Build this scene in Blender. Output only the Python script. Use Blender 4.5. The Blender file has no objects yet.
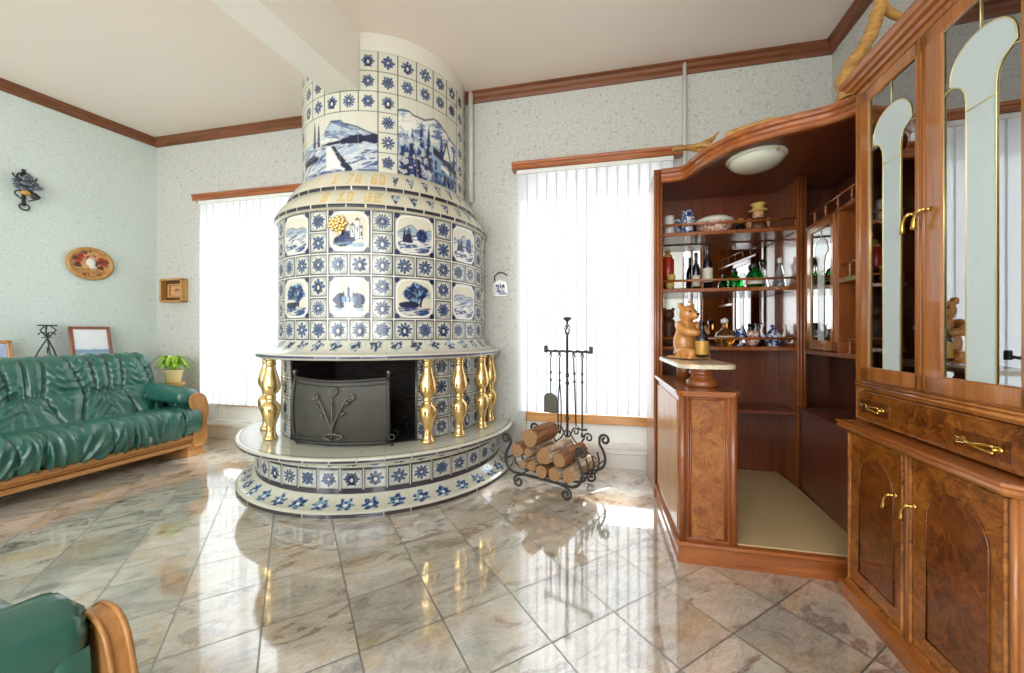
import bpy, math, random
import numpy as np
from mathutils import Vector, Matrix

S = bpy.context.scene
COL = S.collection
random.seed(7)
R = math.radians
PI = math.pi

# ---------------------------------------------------------------- helpers
class MB:
    """collects shapes and links them as ONE mesh object"""
    def __init__(self):
        self.v = []; self.f = []; self.s = []; self.M = None
    def add(self, vs, fs, smooth=True):
        n = len(self.v)
        if self.M is not None:
            vs = [tuple(self.M @ Vector(p)) for p in vs]
        self.v += [tuple(p) for p in vs]
        self.f += [tuple(i + n for i in f) for f in fs]
        self.s += [smooth] * len(fs)
        return self
    def box(self, x0, x1, y0, y1, z0, z1, b=.003):
        c = ((x0+x1)/2, (y0+y1)/2, (z0+z1)/2); h = (abs(x1-x0)/2, abs(y1-y0)/2, abs(z1-z0)/2)
        b = min(b, min(h)*.9)
        idx = {}; vs = []
        for sx in (-1, 1):
            for sy in (-1, 1):
                for sz in (-1, 1):
                    sg = (sx, sy, sz)
                    for a in range(3):
                        p = [c[k] + sg[k]*(h[k] - (0 if k == a else b)) for k in range(3)]
                        idx[(sg, a)] = len(vs); vs.append(p)
        fs = []
        def quad(keys):
            fs.append([idx[k] for k in keys])
        for a in range(3):
            u, w = (a+1) % 3, (a+2) % 3
            for sa in (-1, 1):
                ks = []
                for (su, sw) in ((-1, -1), (1, -1), (1, 1), (-1, 1)):
                    sg = [0, 0, 0]; sg[a] = sa; sg[u] = su; sg[w] = sw
                    ks.append((tuple(sg), a))
                if sa < 0: ks.reverse()
                quad(ks)
        for a in range(3):              # edges along axis a
            u, w = (a+1) % 3, (a+2) % 3
            for su in (-1, 1):
                for sw in (-1, 1):
                    s0 = [0]*3; s0[u] = su; s0[w] = sw; s1 = list(s0); s0[a] = -1; s1[a] = 1
                    ks = [(tuple(s0), u), (tuple(s1), u), (tuple(s1), w), (tuple(s0), w)]
                    if su*sw < 0: ks.reverse()
                    ks.reverse()
                    quad(ks)
        for sg in [(sx, sy, sz) for sx in (-1, 1) for sy in (-1, 1) for sz in (-1, 1)]:
            ks = [(sg, 0), (sg, 1), (sg, 2)]
            if sg[0]*sg[1]*sg[2] < 0: ks.reverse()
            quad(ks)
        return self.add(vs, fs, False)
    def tube(self, pts, r, n=8, closed=False):
        P = [Vector(p) for p in pts]; m = len(P)
        rs = r if isinstance(r, (list, tuple)) else [r]*m
        vs = []; fs = []
        up = None
        for i in range(m):
            if closed: t = P[(i+1) % m] - P[i-1]
            else: t = P[min(i+1, m-1)] - P[max(i-1, 0)]
            if t.length < 1e-9: t = Vector((0, 0, 1))
            t.normalize()
            if up is None:
                up = Vector((0, 0, 1)) if abs(t.z) < .9 else Vector((1, 0, 0))
            a = up - t*up.dot(t)
            if a.length < 1e-6: a = Vector((1, 0, 0)) - t*t.x
            a.normalize(); b = t.cross(a); up = a
            for k in range(n):
                an = 2*PI*k/n
                vs.append(P[i] + (a*math.cos(an) + b*math.sin(an))*rs[i])
        rng = m if closed else m-1
        for i in range(rng):
            j = (i+1) % m
            for k in range(n):
                l = (k+1) % n
                fs.append((i*n+k, i*n+l, j*n+l, j*n+k))
        if not closed:
            fs.append(tuple(range(n-1, -1, -1))); fs.append(tuple((m-1)*n+k for k in range(n)))
        return self.add(vs, fs, True)
    def lathe(self, prof, n=24, at=(0, 0, 0), sx=1, sy=1):
        vs = []; fs = []; m = len(prof)
        for (r, z) in prof:
            for k in range(n):
                a = 2*PI*k/n
                vs.append((at[0]+max(r, 1e-5)*math.cos(a)*sx, at[1]+max(r, 1e-5)*math.sin(a)*sy, at[2]+z))
        for i in range(m-1):
            for k in range(n):
                l = (k+1) % n
                fs.append((i*n+k, i*n+l, (i+1)*n+l, (i+1)*n+k))
        fs.append(tuple(range(n-1, -1, -1))); fs.append(tuple((m-1)*n+k for k in range(n)))
        return self.add(vs, fs, True)
    def prism(self, poly, a0, a1, plane='xy', smooth=False):
        n = len(poly)
        def mk(p, q, a):
            return {'xy': (p, q, a), 'xz': (p, a, q), 'yz': (a, p, q)}[plane]
        vs = [mk(p, q, a0) for p, q in poly] + [mk(p, q, a1) for p, q in poly]
        fs = [tuple(range(n-1, -1, -1)), tuple(range(n, 2*n))]
        for i in range(n):
            j = (i+1) % n
            fs.append((i, j, n+j, n+i))
        return self.add(vs, fs, smooth)
    def sweep(self, prof, path, z=0.0, closed=False, smooth=False):
        """prof: (out, up) points; path: xy points, out = left normal of travel"""
        P = [Vector((p[0], p[1])) for p in path]; m = len(P); k = len(prof)
        vs = []; fs = []
        for i in range(m):
            d0 = (P[i]-P[i-1]) if (i > 0 or closed) else (P[1]-P[0])
            d1 = (P[(i+1) % m]-P[i]) if (i < m-1 or closed) else (P[-1]-P[-2])
            d0 = d0.normalized(); d1 = d1.normalized()
            n0 = Vector((-d0.y, d0.x)); n1 = Vector((-d1.y, d1.x))
            nn = n0+n1
            nn = nn/max(nn.length_squared, .2)*2
            for (o, u) in prof:
                q = P[i]+nn*o
                vs.append((q.x, q.y, z+u))
        rng = m if closed else m-1
        for i in range(rng):
            j = (i+1) % m
            for a in range(k):
                b = (a+1) % k
                fs.append((i*k+a, i*k+b, j*k+b, j*k+a))
        if not closed:
            fs.append(tuple(range(k-1, -1, -1))); fs.append(tuple((m-1)*k+a for a in range(k)))
        return self.add(vs, fs, smooth)
    def ell(self, c, r, n=16, m=10, rot=None):
        vs = []; fs = []
        Rm = rot or Matrix.Identity(3)
        for i in range(m+1):
            t = PI*i/m
            for k in range(n):
                a = 2*PI*k/n
                p = Vector((r[0]*max(math.sin(t), 1e-4)*math.cos(a), r[1]*max(math.sin(t), 1e-4)*math.sin(a), -r[2]*math.cos(t)))
                vs.append(Vector(c)+Rm @ p)
        for i in range(m):
            for k in range(n):
                l = (k+1) % n
                fs.append((i*n+k, i*n+l, (i+1)*n+l, (i+1)*n+k))
        fs.append(tuple(range(n-1, -1, -1))); fs.append(tuple(m*n+k for k in range(n)))
        return self.add(vs, fs, True)
    def build(self, name, mat, parent=None, loc=None, rz=None):
        me = bpy.data.meshes.new(name)
        me.from_pydata(self.v, [], self.f)
        me.polygons.foreach_set('use_smooth', self.s)
        me.materials.append(mat); me.update()
        o = bpy.data.objects.new(name, me); COL.objects.link(o)
        if parent is not None: o.parent = parent
        if loc is not None: o.location = loc
        if rz is not None: o.rotation_euler = (0, 0, rz)
        return o

def fix_normals(o):
    import bmesh
    bm = bmesh.new(); bm.from_mesh(o.data)
    bmesh.ops.recalc_face_normals(bm, faces=bm.faces)
    bm.to_mesh(o.data); bm.free()
    return o

def grid(name, V, mat, parent=None, C=None, loc=None, rz=None):
    ny, nx = V.shape[:2]
    me = bpy.data.meshes.new(name)
    me.vertices.add(nx*ny)
    me.vertices.foreach_set('co', V.reshape(-1).astype(np.float32))
    i = np.arange((ny-1)*nx).reshape(ny-1, nx)[:, :-1].reshape(-1)
    q = np.stack([i, i+1, i+nx+1, i+nx], 1).astype(np.int32)
    nf = len(q)
    me.loops.add(nf*4); me.loops.foreach_set('vertex_index', q.reshape(-1))
    me.polygons.add(nf)
    me.polygons.foreach_set('loop_start', np.arange(0, nf*4, 4, dtype=np.int32))
    me.polygons.foreach_set('use_smooth', np.ones(nf, dtype=bool))
    me.update(calc_edges=True)
    if C is not None:
        ca = me.color_attributes.new('Col', 'FLOAT_COLOR', 'POINT')
        c4 = np.ones((nx*ny, 4), np.float32); c4[:, :3] = C.reshape(-1, 3)
        ca.data.foreach_set('color', c4.reshape(-1))
    me.materials.append(mat)
    o = bpy.data.objects.new(name, me); COL.objects.link(o)
    if parent is not None: o.parent = parent
    if loc is not None: o.location = loc
    if rz is not None: o.rotation_euler = (0, 0, rz)
    return o

def tag(o, label, cat, group=None):
    o['label'] = label; o['category'] = cat
    if group: o['group'] = group
    return o
def thing(name, label, cat, loc=(0, 0, 0), rz=0, group=None):
    o = bpy.data.objects.new(name, None); COL.objects.link(o)
    o.empty_display_size = .05
    o.location = loc; o.rotation_euler = (0, 0, rz)
    return tag(o, label, cat, group)
def struct(o):
    o['kind'] = 'structure'; return o
def dup(root, loc=None, rz=None, label=None):
    r = root.copy(); COL.objects.link(r)
    if loc is not None: r.location = loc
    if rz is not None: r.rotation_euler = (0, 0, rz)
    if label: r['label'] = label
    for ch in list(root.children):
        c = ch.copy(); COL.objects.link(c); c.parent = r
        for g in ch.children:
            d = g.copy(); COL.objects.link(d); d.parent = c
    return r

# ---------------------------------------------------------------- materials
def srgb(r, g, b):
    f = lambda c: (c/255/12.92 if c/255 <= .04045 else ((c/255+.055)/1.055)**2.4)
    return (f(r), f(g), f(b), 1)
class NT:
    def __init__(self, name):
        self.m = bpy.data.materials.new(name); self.m.use_nodes = True
        self.t = self.m.node_tree; self.t.nodes.clear()
        self.out = self.n('ShaderNodeOutputMaterial')
    def n(self, typ, **kw):
        x = self.t.nodes.new(typ)
        for k, v in kw.items():
            if k == 'inp':
                for kk, vv in v.items():
                    if hasattr(vv, 'is_output') or isinstance(vv, bpy.types.NodeSocket): self.t.links.new(vv, x.inputs[kk])
                    else: x.inputs[kk].default_value = vv
            else: setattr(x, k, v)
        return x
    def link(self, a, b): self.t.links.new(a, b)
    def math(self, op, a, b=None, c=None):
        x = self.n('ShaderNodeMath', operation=op)
        for i, v in enumerate((a, b, c)):
            if v is None: continue
            if isinstance(v, bpy.types.NodeSocket): self.link(v, x.inputs[i])
            else: x.inputs[i].default_value = v
        return x.outputs[0]
    def ramp(self, fac, stops, interp='LINEAR'):
        x = self.n('ShaderNodeValToRGB'); x.color_ramp.interpolation = interp
        e = x.color_ramp.elements
        while len(e) < len(stops): e.new(.5)
        for el, (p, c) in zip(e, stops):
            el.position = p; el.color = c
        self.link(fac, x.inputs[0]); return x.outputs[0]
    def mix(self, fac, a, b, blend='MIX'):
        x = self.n('ShaderNodeMix', data_type='RGBA', blend_type=blend)
        for i, v in ((0, fac), (6, a), (7, b)):
            if isinstance(v, bpy.types.NodeSocket): self.link(v, x.inputs[i])
            else: x.inputs[i].default_value = v
        return x.outputs[2]
    def noise(self, vec, scale, detail=4, rough=.55, dist=0.0):
        x = self.n('ShaderNodeTexNoise', inp={'Scale': scale, 'Detail': detail, 'Roughness': rough, 'Distortion': dist})
        if vec is not None: self.link(vec, x.inputs['Vector'])
        return x
    def mapping(self, vec, scale=(1, 1, 1), rot=(0, 0, 0), loc=(0, 0, 0)):
        x = self.n('ShaderNodeMapping', inp={'Scale': scale, 'Rotation': rot, 'Location': loc})
        self.link(vec, x.inputs['Vector']); return x.outputs[0]
    def obj(self): return self.n('ShaderNodeTexCoord').outputs['Object']
    def bsdf(self, color=None, rough=.5, metal=0, coat=0, spec=.5, bump=None, bstr=.3, bdist=.01, **kw):
        p = self.n('ShaderNodeBsdfPrincipled')
        def put(k, v):
            if v is None: return
            if isinstance(v, bpy.types.NodeSocket): self.link(v, p.inputs[k])
            else: p.inputs[k].default_value = v
        put('Base Color', color); put('Roughness', rough); put('Metallic', metal)
        put('Coat Weight', coat); put('Specular IOR Level', spec)
        if coat: put('Coat Roughness', kw.get('coat_rough', .06))
        for k, v in kw.items():
            if k in ('coat_rough',): continue
            put(k, v)
        if bump is not None:
            b = self.n('ShaderNodeBump', inp={'Strength': bstr, 'Distance': bdist})
            self.link(bump, b.inputs['Height']); self.link(b.outputs[0], p.inputs['Normal'])
        self.link(p.outputs[0], self.out.inputs[0]); return p

def plain(name, col, rough=.5, metal=0, coat=0, var=.06, scale=25, spec=.5, bstr=0.0, **kw):
    t = NT(name); n = t.noise(t.obj(), scale)
    c = t.mix(t.math('MULTIPLY', n.outputs[0], 1.0), tuple(x*(1-var) for x in col[:3])+(1,), tuple(min(1, x*(1+var)) for x in col[:3])+(1,))
    t.bsdf(c, rough, metal, coat, spec, bump=n.outputs[0] if bstr else None, bstr=bstr, **kw)
    return t.m

def wood(name, dark, light, axis='z', scale=1.0, rough=.32, coat=.5, coat_rough=.08):
    t = NT(name)
    sc = {'x': (1.2, 14, 14), 'y': (14, 1.2, 14), 'z': (14, 14, 1.2)}[axis]
    v = t.mapping(t.obj(), tuple(s*scale for s in sc))
    n = t.noise(v, 1.6, 5, .6, .6)
    n2 = t.noise(v, 7, 3, .5, .2)
    f = t.math('ADD', t.math('MULTIPLY', n.outputs[0], .75), t.math('MULTIPLY', n2.outputs[0], .25))
    c = t.ramp(f, [(.3, dark), (.7, light)])
    t.bsdf(c, rough, 0, coat, .5, bump=n2.outputs[0], bstr=.04, coat_rough=coat_rough)
    return t.m

def burl(name, dark, mid, light, coat=.7):
    t = NT(name); v = t.obj()
    w = t.noise(v, 9, 4, .6, 1.2)
    v2 = t.n('ShaderNodeVectorMath', operation='ADD')
    t.link(v, v2.inputs[0])
    sc = t.n('ShaderNodeVectorMath', operation='SCALE', inp={'Scale': .22}); t.link(w.outputs['Color'], sc.inputs[0])
    t.link(sc.outputs[0], v2.inputs[1])
    n = t.noise(v2.outputs[0], 26, 5, .65, .8)
    m = t.noise(v, 5, 2, .5, .4)
    f = t.math('ADD', t.math('MULTIPLY', n.outputs[0], .7), t.math('MULTIPLY', m.outputs[0], .3))
    c = t.ramp(f, [(.36, dark), (.5, mid), (.66, light)])
    t.bsdf(c, .28, 0, coat, .5, coat_rough=.06)
    return t.m

M = {}
def make_materials():
    # glazed tile painted per vertex
    t = NT('painted_glaze'); a = t.n('ShaderNodeAttribute', attribute_name='Col')
    n = t.noise(t.obj(), 30, 3)
    t.bsdf(a.outputs['Color'], .16, 0, .3, .5, bump=n.outputs[0], bstr=.03, coat_rough=.05); M['glaze'] = t.m
    # wallpaper
    def paper(name, base, c2, dark):
        t = NT(name); o = t.obj()
        n1 = t.noise(o, 55, 4, .7); n2 = t.noise(o, 22, 3, .6)
        c = t.mix(t.ramp(n1.outputs[0], [(.42, (0, 0, 0, 1)), (.62, (1, 1, 1, 1))]), base, c2)
        c = t.mix(t.ramp(n2.outputs[0], [(.60, (0, 0, 0, 1)), (.68, (.8, .8, .8, 1))]), c, dark)
        n3 = t.noise(o, 34, 2, .5)
        c = t.mix(t.ramp(n3.outputs[0], [(.64, (0, 0, 0, 1)), (.69, (.9, .9, .9, 1))]), c, dark)
        t.bsdf(c, .8, 0, 0, .25, bump=n1.outputs[0], bstr=.25, bdist=.004); return t.m
    M['paper'] = paper('wallpaper', srgb(190, 190, 183), srgb(208, 208, 200), srgb(158, 162, 158))
    M['paper_left'] = paper('wallpaper_left', srgb(202, 214, 208), srgb(214, 224, 218), srgb(188, 202, 196))
    M['ceil'] = plain('ceiling_paint', srgb(236, 224, 212), .75, var=.015, scale=3)
    M['beam'] = plain('beam_paint', srgb(238, 234, 224), .7, var=.015, scale=3)
    M['white'] = plain('white_paint', srgb(232, 232, 226), .45, var=.02)
    M['pipe'] = plain('pipe_paint', srgb(216, 217, 208), .4, var=.03)
    M['trim'] = wood('crown_wood', srgb(88, 46, 22), srgb(140, 82, 44), 'x', 1, .4, .3)
    # marble floor with 30 cm tiles laid diagonally
    t = NT('marble_tiles'); o = t.obj()
    mp = t.mapping(o, (1, 1, 1), (0, 0, R(-30)))
    sp = t.n('ShaderNodeSeparateXYZ'); t.link(mp, sp.inputs[0])
    u = t.math('DIVIDE', t.math('ADD', sp.outputs[0], 10.0), .3)     # along b
    w = t.math('DIVIDE', t.math('ADD', sp.outputs[1], 10.0), .3)
    M['floor_uv'] = None
    fu = t.math('FRACT', u); fw = t.math('FRACT', w)
    iu = t.math('FLOOR', u); iw = t.math('FLOOR', w)
    cid = t.n('ShaderNodeCombineXYZ'); t.link(iu, cid.inputs[0]); t.link(iw, cid.inputs[1])
    wn = t.n('ShaderNodeTexWhiteNoise', noise_dimensions='3D'); t.link(cid.outputs[0], wn.inputs['Vector'])
    off = t.n('ShaderNodeVectorMath', operation='SCALE', inp={'Scale': 37.0}); t.link(wn.outputs['Color'], off.inputs[0])
    pv = t.n('ShaderNodeVectorMath', operation='ADD'); t.link(mp, pv.inputs[0]); t.link(off.outputs[0], pv.inputs[1])
    st = t.mapping(pv.outputs[0], (2.6, 5.6, 1), (0, 0, R(12)))
    n1 = t.noise(st, 1.5, 6, .62, 1.3)
    n2 = t.noise(st, 3.4, 7, .68, 2.2)
    n3 = t.noise(pv.outputs[0], 3.2, 3, .5, .8)
    base = t.ramp(n1.outputs[0], [(.30, srgb(96, 100, 90)), (.38, srgb(164, 162, 146)), (.47, srgb(224, 217, 198)), (.64, srgb(248, 242, 228))])
    tint = t.ramp(n3.outputs[0], [(.30, srgb(136, 152, 144)), (.42, srgb(218, 212, 198)), (.57, srgb(228, 210, 192)), (.65, srgb(226, 182, 112))])
    c = t.mix(.42, base, tint)
    vein = t.ramp(n2.outputs[0], [(.46, (0, 0, 0, 1)), (.5, (1, 1, 1, 1)), (.54, (0, 0, 0, 1))])
    c = t.mix(t.math('MULTIPLY', vein, .3), c, srgb(104, 94, 88))
    vein2 = t.ramp(n2.outputs[0], [(.58, (0, 0, 0, 1)), (.62, (1, 1, 1, 1)), (.67, (0, 0, 0, 1))])
    c = t.mix(t.math('MULTIPLY', vein2, .6), c, srgb(228, 224, 214))
    vein3 = t.ramp(n1.outputs[0], [(.36, (0, 0, 0, 1)), (.385, (1, 1, 1, 1)), (.42, (0, 0, 0, 1))])
    c = t.mix(t.math('MULTIPLY', vein3, t.math('MULTIPLY', wn.outputs[0], .8)), c, srgb(150, 92, 88))
    shade = t.math('ADD', .74, t.math('MULTIPLY', wn.outputs[0], .28))
    c = t.mix(1.0, c, t.n('ShaderNodeCombineXYZ', inp={0: shade, 1: shade, 2: shade}).outputs[0], 'MULTIPLY')
    def edge(f):
        return t.math('MINIMUM', f, t.math('SUBTRACT', 1.0, f))
    e = t.math('MINIMUM', edge(fu), edge(fw))
    g = t.math('LESS_THAN', e, .0105)
    c = t.mix(g, c, srgb(92, 86, 76))
    rg = t.math('ADD', .06, t.math('MULTIPLY', g, .5))
    t.bsdf(c, rg, 0, 1.0, 1.0, bump=t.math('MULTIPLY', g, -1.0), bstr=.2, bdist=.003, IOR=2.1); M['floor'] = t.m
    t2 = NT('marble_slab'); o = t2.obj(); n = t2.noise(t2.mapping(o, (2, 6, 5), (0, 0, .4)), 1.6, 6, .65, 1.5)
    t2.bsdf(t2.ramp(n.outputs[0], [(.3, srgb(206, 196, 188)), (.5, srgb(232, 228, 220)), (.66, srgb(240, 238, 232)), (.72, srgb(206, 176, 168))]), .2); M['slab'] = t2.m
    t2 = NT('cream_marble'); n = t2.noise(t2.obj(), 14, 6, .65, 1)
    t2.bsdf(t2.ramp(n.outputs[0], [(.3, srgb(200, 184, 156)), (.6, srgb(232, 220, 196))]), .18, 0, .3); M['cream_marble'] = t2.m
    # woods
    M['cab'] = wood('cabinet_wood', srgb(140, 76, 26), srgb(204, 132, 62), 'z', 1, .3, .6)
    M['cabx'] = wood('cabinet_wood_rail', srgb(136, 72, 26), srgb(196, 122, 58), 'x', 1, .3, .6)
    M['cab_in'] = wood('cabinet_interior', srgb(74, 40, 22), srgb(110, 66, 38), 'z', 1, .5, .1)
    M['burl'] = burl('burl_veneer', srgb(84, 40, 14), srgb(150, 86, 30), srgb(196, 128, 52))
    M['burl_dark'] = burl('burl_inlay', srgb(62, 28, 10), srgb(116, 60, 22), srgb(156, 90, 36))
    M['bar'] = wood('bar_wood', srgb(114, 58, 26), srgb(178, 104, 54), 'z', 1, .3, .6)
    M['barx'] = wood('bar_wood_rail', srgb(128, 64, 26), srgb(190, 112, 56), 'x', 1, .28, .6)
    M['bar_dark'] = wood('bar_panel', srgb(96, 48, 30), srgb(134, 74, 48), 'z', .8, .32, .35)
    M['bar_burl'] = burl('bar_burl', srgb(112, 58, 24), srgb(156, 92, 44), srgb(186, 124, 66), .4)
    M['oak'] = wood('oak', srgb(170, 112, 56), srgb(216, 160, 98), 'x', 1.2, .35, .3)
    M['oakz'] = wood('oak_upright', srgb(166, 108, 52), srgb(212, 154, 92), 'z', 1.2, .35, .3)
    M['frame_wood'] = wood('frame_wood', srgb(112, 58, 34), srgb(160, 92, 58), 'z', 2, .35, .3)
    M['pale_wood'] = wood('pale_wood', srgb(160, 108, 48), srgb(208, 160, 90), 'z', 2, .4, .3)
    M['drift'] = wood('driftwood', srgb(150, 100, 40), srgb(214, 168, 92), 'x', 2, .5, .2)
    M['carved'] = wood('carved_wood', srgb(178, 112, 48), srgb(226, 164, 92), 'z', 3, .3, .5)
    # leather
    t = NT('green_leather'); o = t.obj()
    n = t.noise(o, 260, 3, .6); n2 = t.noise(o, 6, 3, .5)
    c = t.mix(n2.outputs[0], srgb(30, 88, 76), srgb(52, 114, 100))
    t.bsdf(c, .30, 0, .35, .7, bump=n.outputs[0], bstr=.06, bdist=.002, coat_rough=.16); M['leather'] = t.m
    # metals
    M['brass'] = plain('brass', srgb(214, 176, 92), .2, 1, var=.08, scale=12)
    M['leading'] = plain('pale_leading', srgb(236, 220, 160), .35, .6)
    M['gold'] = plain('gilded_ceramic', srgb(240, 206, 138), .15, .8, .3, var=.1, scale=8)
    M['iron'] = plain('wrought_iron', srgb(72, 69, 68), .45, .6, var=.2, scale=40)
    M['steel'] = plain('dull_steel', srgb(120, 116, 108), .38, .8, var=.15, scale=30)
    t = NT('soot_mesh'); n = t.noise(t.obj(), 300, 2); n2 = t.noise(t.obj(), 5, 3)
    t.bsdf(t.mix(n2.outputs[0], srgb(62, 60, 55), srgb(90, 87, 78)), .5, .3, 0, .4, bump=n.outputs[0], bstr=.3, bdist=.003); M['mesh'] = t.m
    t = NT('soot_brick'); br = t.n('ShaderNodeTexBrick', inp={'Scale': 9.0, 'Mortar Size': .02, 'Color1': srgb(58, 48, 44), 'Color2': srgb(40, 36, 34), 'Mortar': srgb(24, 22, 22)})
    mp = t.mapping(t.obj(), (1, 1, 1), (R(90), 0, 0)); t.link(mp, br.inputs['Vector'])
    t.bsdf(br.outputs[0], .85, 0, 0, .2, bump=br.outputs['Fac'], bstr=-.4); M['brick'] = t.m
    # logs
    t = NT('log_bark'); n = t.noise(t.mapping(t.obj(), (8, 1.5, 8)), 4, 6, .7, .5)
    t.bsdf(t.ramp(n.outputs[0], [(.35, srgb(112, 82, 58)), (.5, srgb(190, 164, 132)), (.62, srgb(224, 210, 186))]), .85, bump=n.outputs[0], bstr=.5); M['bark'] = t.m
    t = NT('log_bark_brown'); n = t.noise(t.mapping(t.obj(), (8, 1.5, 8)), 4, 6, .7, .5)
    t.bsdf(t.ramp(n.outputs[0], [(.35, srgb(92, 58, 34)), (.6, srgb(168, 118, 74))]), .85, bump=n.outputs[0], bstr=.5); M['bark2'] = t.m
    t = NT('log_end'); wv = t.n('ShaderNodeTexWave', wave_type='RINGS', rings_direction='Y', inp={'Scale': 22.0, 'Distortion': 2.0, 'Detail': 2.0})
    t.link(t.obj(), wv.inputs['Vector'])
    t.bsdf(t.ramp(wv.outputs['Fac'], [(0, srgb(136, 96, 62)), (1, srgb(184, 142, 100))]), .8); M['logend'] = t.m
    # blinds: thin fabric that passes daylight
    t = NT('blind_fabric'); n = t.noise(t.mapping(t.obj(), (60, 60, 4)), 6, 2)
    c = t.mix(n.outputs[0], srgb(232, 232, 228), srgb(242, 242, 240))
    d = t.n('ShaderNodeBsdfDiffuse'); t.link(c, d.inputs[0])
    tr = t.n('ShaderNodeBsdfTranslucent', inp={0: (.58, .605, .635, 1)})
    mx = t.n('ShaderNodeMixShader', inp={0: .5}); t.link(d.outputs[0], mx.inputs[1]); t.link(tr.outputs[0], mx.inputs[2])
    t.link(mx.outputs[0], t.out.inputs[0]); M['blind'] = t.m
    def pane(name, tint, ior, gl=.0, rough=.0):
        t = NT(name)
        fr = t.n('ShaderNodeFresnel', inp={'IOR': ior})
        tp = t.n('ShaderNodeBsdfTransparent', inp={0: tint})
        g = t.n('ShaderNodeBsdfGlossy', inp={'Color': (1, 1, 1, 1), 'Roughness': rough})
        f = t.math('MAXIMUM', fr.outputs[0], gl)
        mx = t.n('ShaderNodeMixShader'); t.link(f, mx.inputs[0]); t.link(tp.outputs[0], mx.inputs[1]); t.link(g.outputs[0], mx.inputs[2])
        t.link(mx.outputs[0], t.out.inputs[0]); return t.m
    M['pane'] = pane('window_glass', (.97, .98, .98, 1), 1.25)
    M['cabglass'] = pane('cabinet_glass', (.62, .6, .58, 1), 1.5, .34)
    M['picglass'] = pane('picture_glass', (.95, .95, .95, 1), 1.5)
    t = NT('etched_glass'); n = t.noise(t.obj(), 90, 2)
    t.bsdf(t.mix(n.outputs[0], srgb(202, 218, 220), srgb(212, 227, 228)), .35, 0, .4, .5, coat_rough=.03); M['etched'] = t.m
    t = NT('mirror'); t.bsdf(plain_rgb(t, (.86, .88, .88, 1)), .02, 1.0); M['mirror'] = t.m
    def glassy(name, col, rough=.05):
        t = NT(name); n = t.noise(t.obj(), 8)
        c = t.mix(n.outputs[0], col, tuple(min(1, x*1.1) for x in col[:3])+(1,))
        p = t.bsdf(c, rough, 0, 0, .5); p.inputs['Transmission Weight'].default_value = .85; p.inputs['IOR'].default_value = 1.3
        return t.m
    M['g_clear'] = glassy('clear_glass', (.93, .95, .95, 1)); M['g_green'] = glassy('green_glass', srgb(20, 150, 60)); M['g_amber'] = glassy('amber_glass', srgb(210, 140, 60))
    M['dark_glass'] = plain('dark_bottle', srgb(22, 24, 34), .1, 0, .5)
    M['opal'] = plain('opal_glass', srgb(226, 226, 208), .25, 0, .3, var=.02)
    M['china'] = plain('white_china', srgb(228, 224, 214), .2, 0, .4, var=.03)
    t = NT('blue_white_china'); n = t.noise(t.obj(), 42, 3, .6, .6)
    t.bsdf(t.ramp(n.outputs[0], [(.44, srgb(226, 226, 224)), (.52, srgb(52, 78, 140)), (.62, srgb(34, 52, 110))]), .18, 0, .4); M['delft'] = t.m
    t = NT('floral_china'); n = t.noise(t.obj(), 55, 3, .6, .4)
    t.bsdf(t.ramp(n.outputs[0], [(.45, srgb(226, 214, 198)), (.55, srgb(214, 140, 116)), (.66, srgb(150, 90, 60))]), .25, 0, .3); M['floral'] = t.m
    M['red'] = plain('red_lacquer', srgb(176, 44, 26), .3, 0, .3)
    M['black'] = plain('black_plastic', srgb(22, 20, 20), .3, 0, .2)
    M['yellow'] = plain('yellow_cloth', srgb(206, 176, 92), .7, var=.15)
    M['skin'] = plain('doll_clay', srgb(206, 158, 120), .6)
    M['brown'] = plain('brown_clay', srgb(96, 58, 32), .5, var=.2)
    t = NT('carpet'); n = t.noise(t.obj(), 220, 3, .7); n2 = t.noise(t.obj(), 9, 3)
    t.bsdf(t.mix(n2.outputs[0], srgb(212, 184, 134), srgb(228, 202, 152)), .95, 0, 0, .1, bump=n.outputs[0], bstr=.6); M['carpet'] = t.m
    M['leaf'] = plain('leaf', srgb(150, 190, 60), .4, var=.4, scale=14)
    M['pot'] = plain('cream_pot', srgb(226, 204, 140), .35, 0, .2)
    M['label'] = plain('paper_label', srgb(214, 206, 186), .6, var=.08)
    M['label_gold'] = plain('gold_label', srgb(196, 150, 70), .4, .2, var=.25, scale=60)
    M['silver_blue'] = plain('iron_blue', srgb(104, 112, 124), .35, .6, var=.4, scale=60)
    # small seascape print
    t = NT('seascape_print'); s = t.n('ShaderNodeSeparateXYZ'); t.link(t.obj(), s.inputs[0])
    n = t.noise(t.mapping(t.obj(), (10, 1, 30)), 2, 4)
    f = t.math('ADD', s.outputs[2], t.math('MULTIPLY', t.math('SUBTRACT', n.outputs[0], .5), .06))
    t.bsdf(t.ramp(f, [(.02, srgb(228, 234, 238)), (.05, srgb(150, 176, 196)), (.08, srgb(120, 152, 178)), (.1, srgb(226, 232, 236)), (.3, srgb(240, 242, 244))]), .5); M['print'] = t.m
    t = NT('blue_print'); n = t.noise(t.obj(), 8, 3)
    t.bsdf(t.ramp(n.outputs[0], [(.3, srgb(140, 160, 214)), (.6, srgb(196, 206, 236))]), .5); M['print2'] = t.m
    t = NT('oval_relief'); n = t.noise(t.obj(), 30, 3, .6)
    t.bsdf(t.ramp(n.outputs[0], [(.4, srgb(196, 140, 84)), (.5, srgb(222, 176, 120)), (.58, srgb(130, 62, 40)), (.66, srgb(110, 44, 34))]), .4, 0, .3); M['relief'] = t.m
def plain_rgb(t, c):
    x = t.n('ShaderNodeRGB'); x.outputs[0].default_value = c; return x.outputs[0]
make_materials()
WORLD = 7.0; SUN = 6.0; EXPO = 0.2
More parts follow.
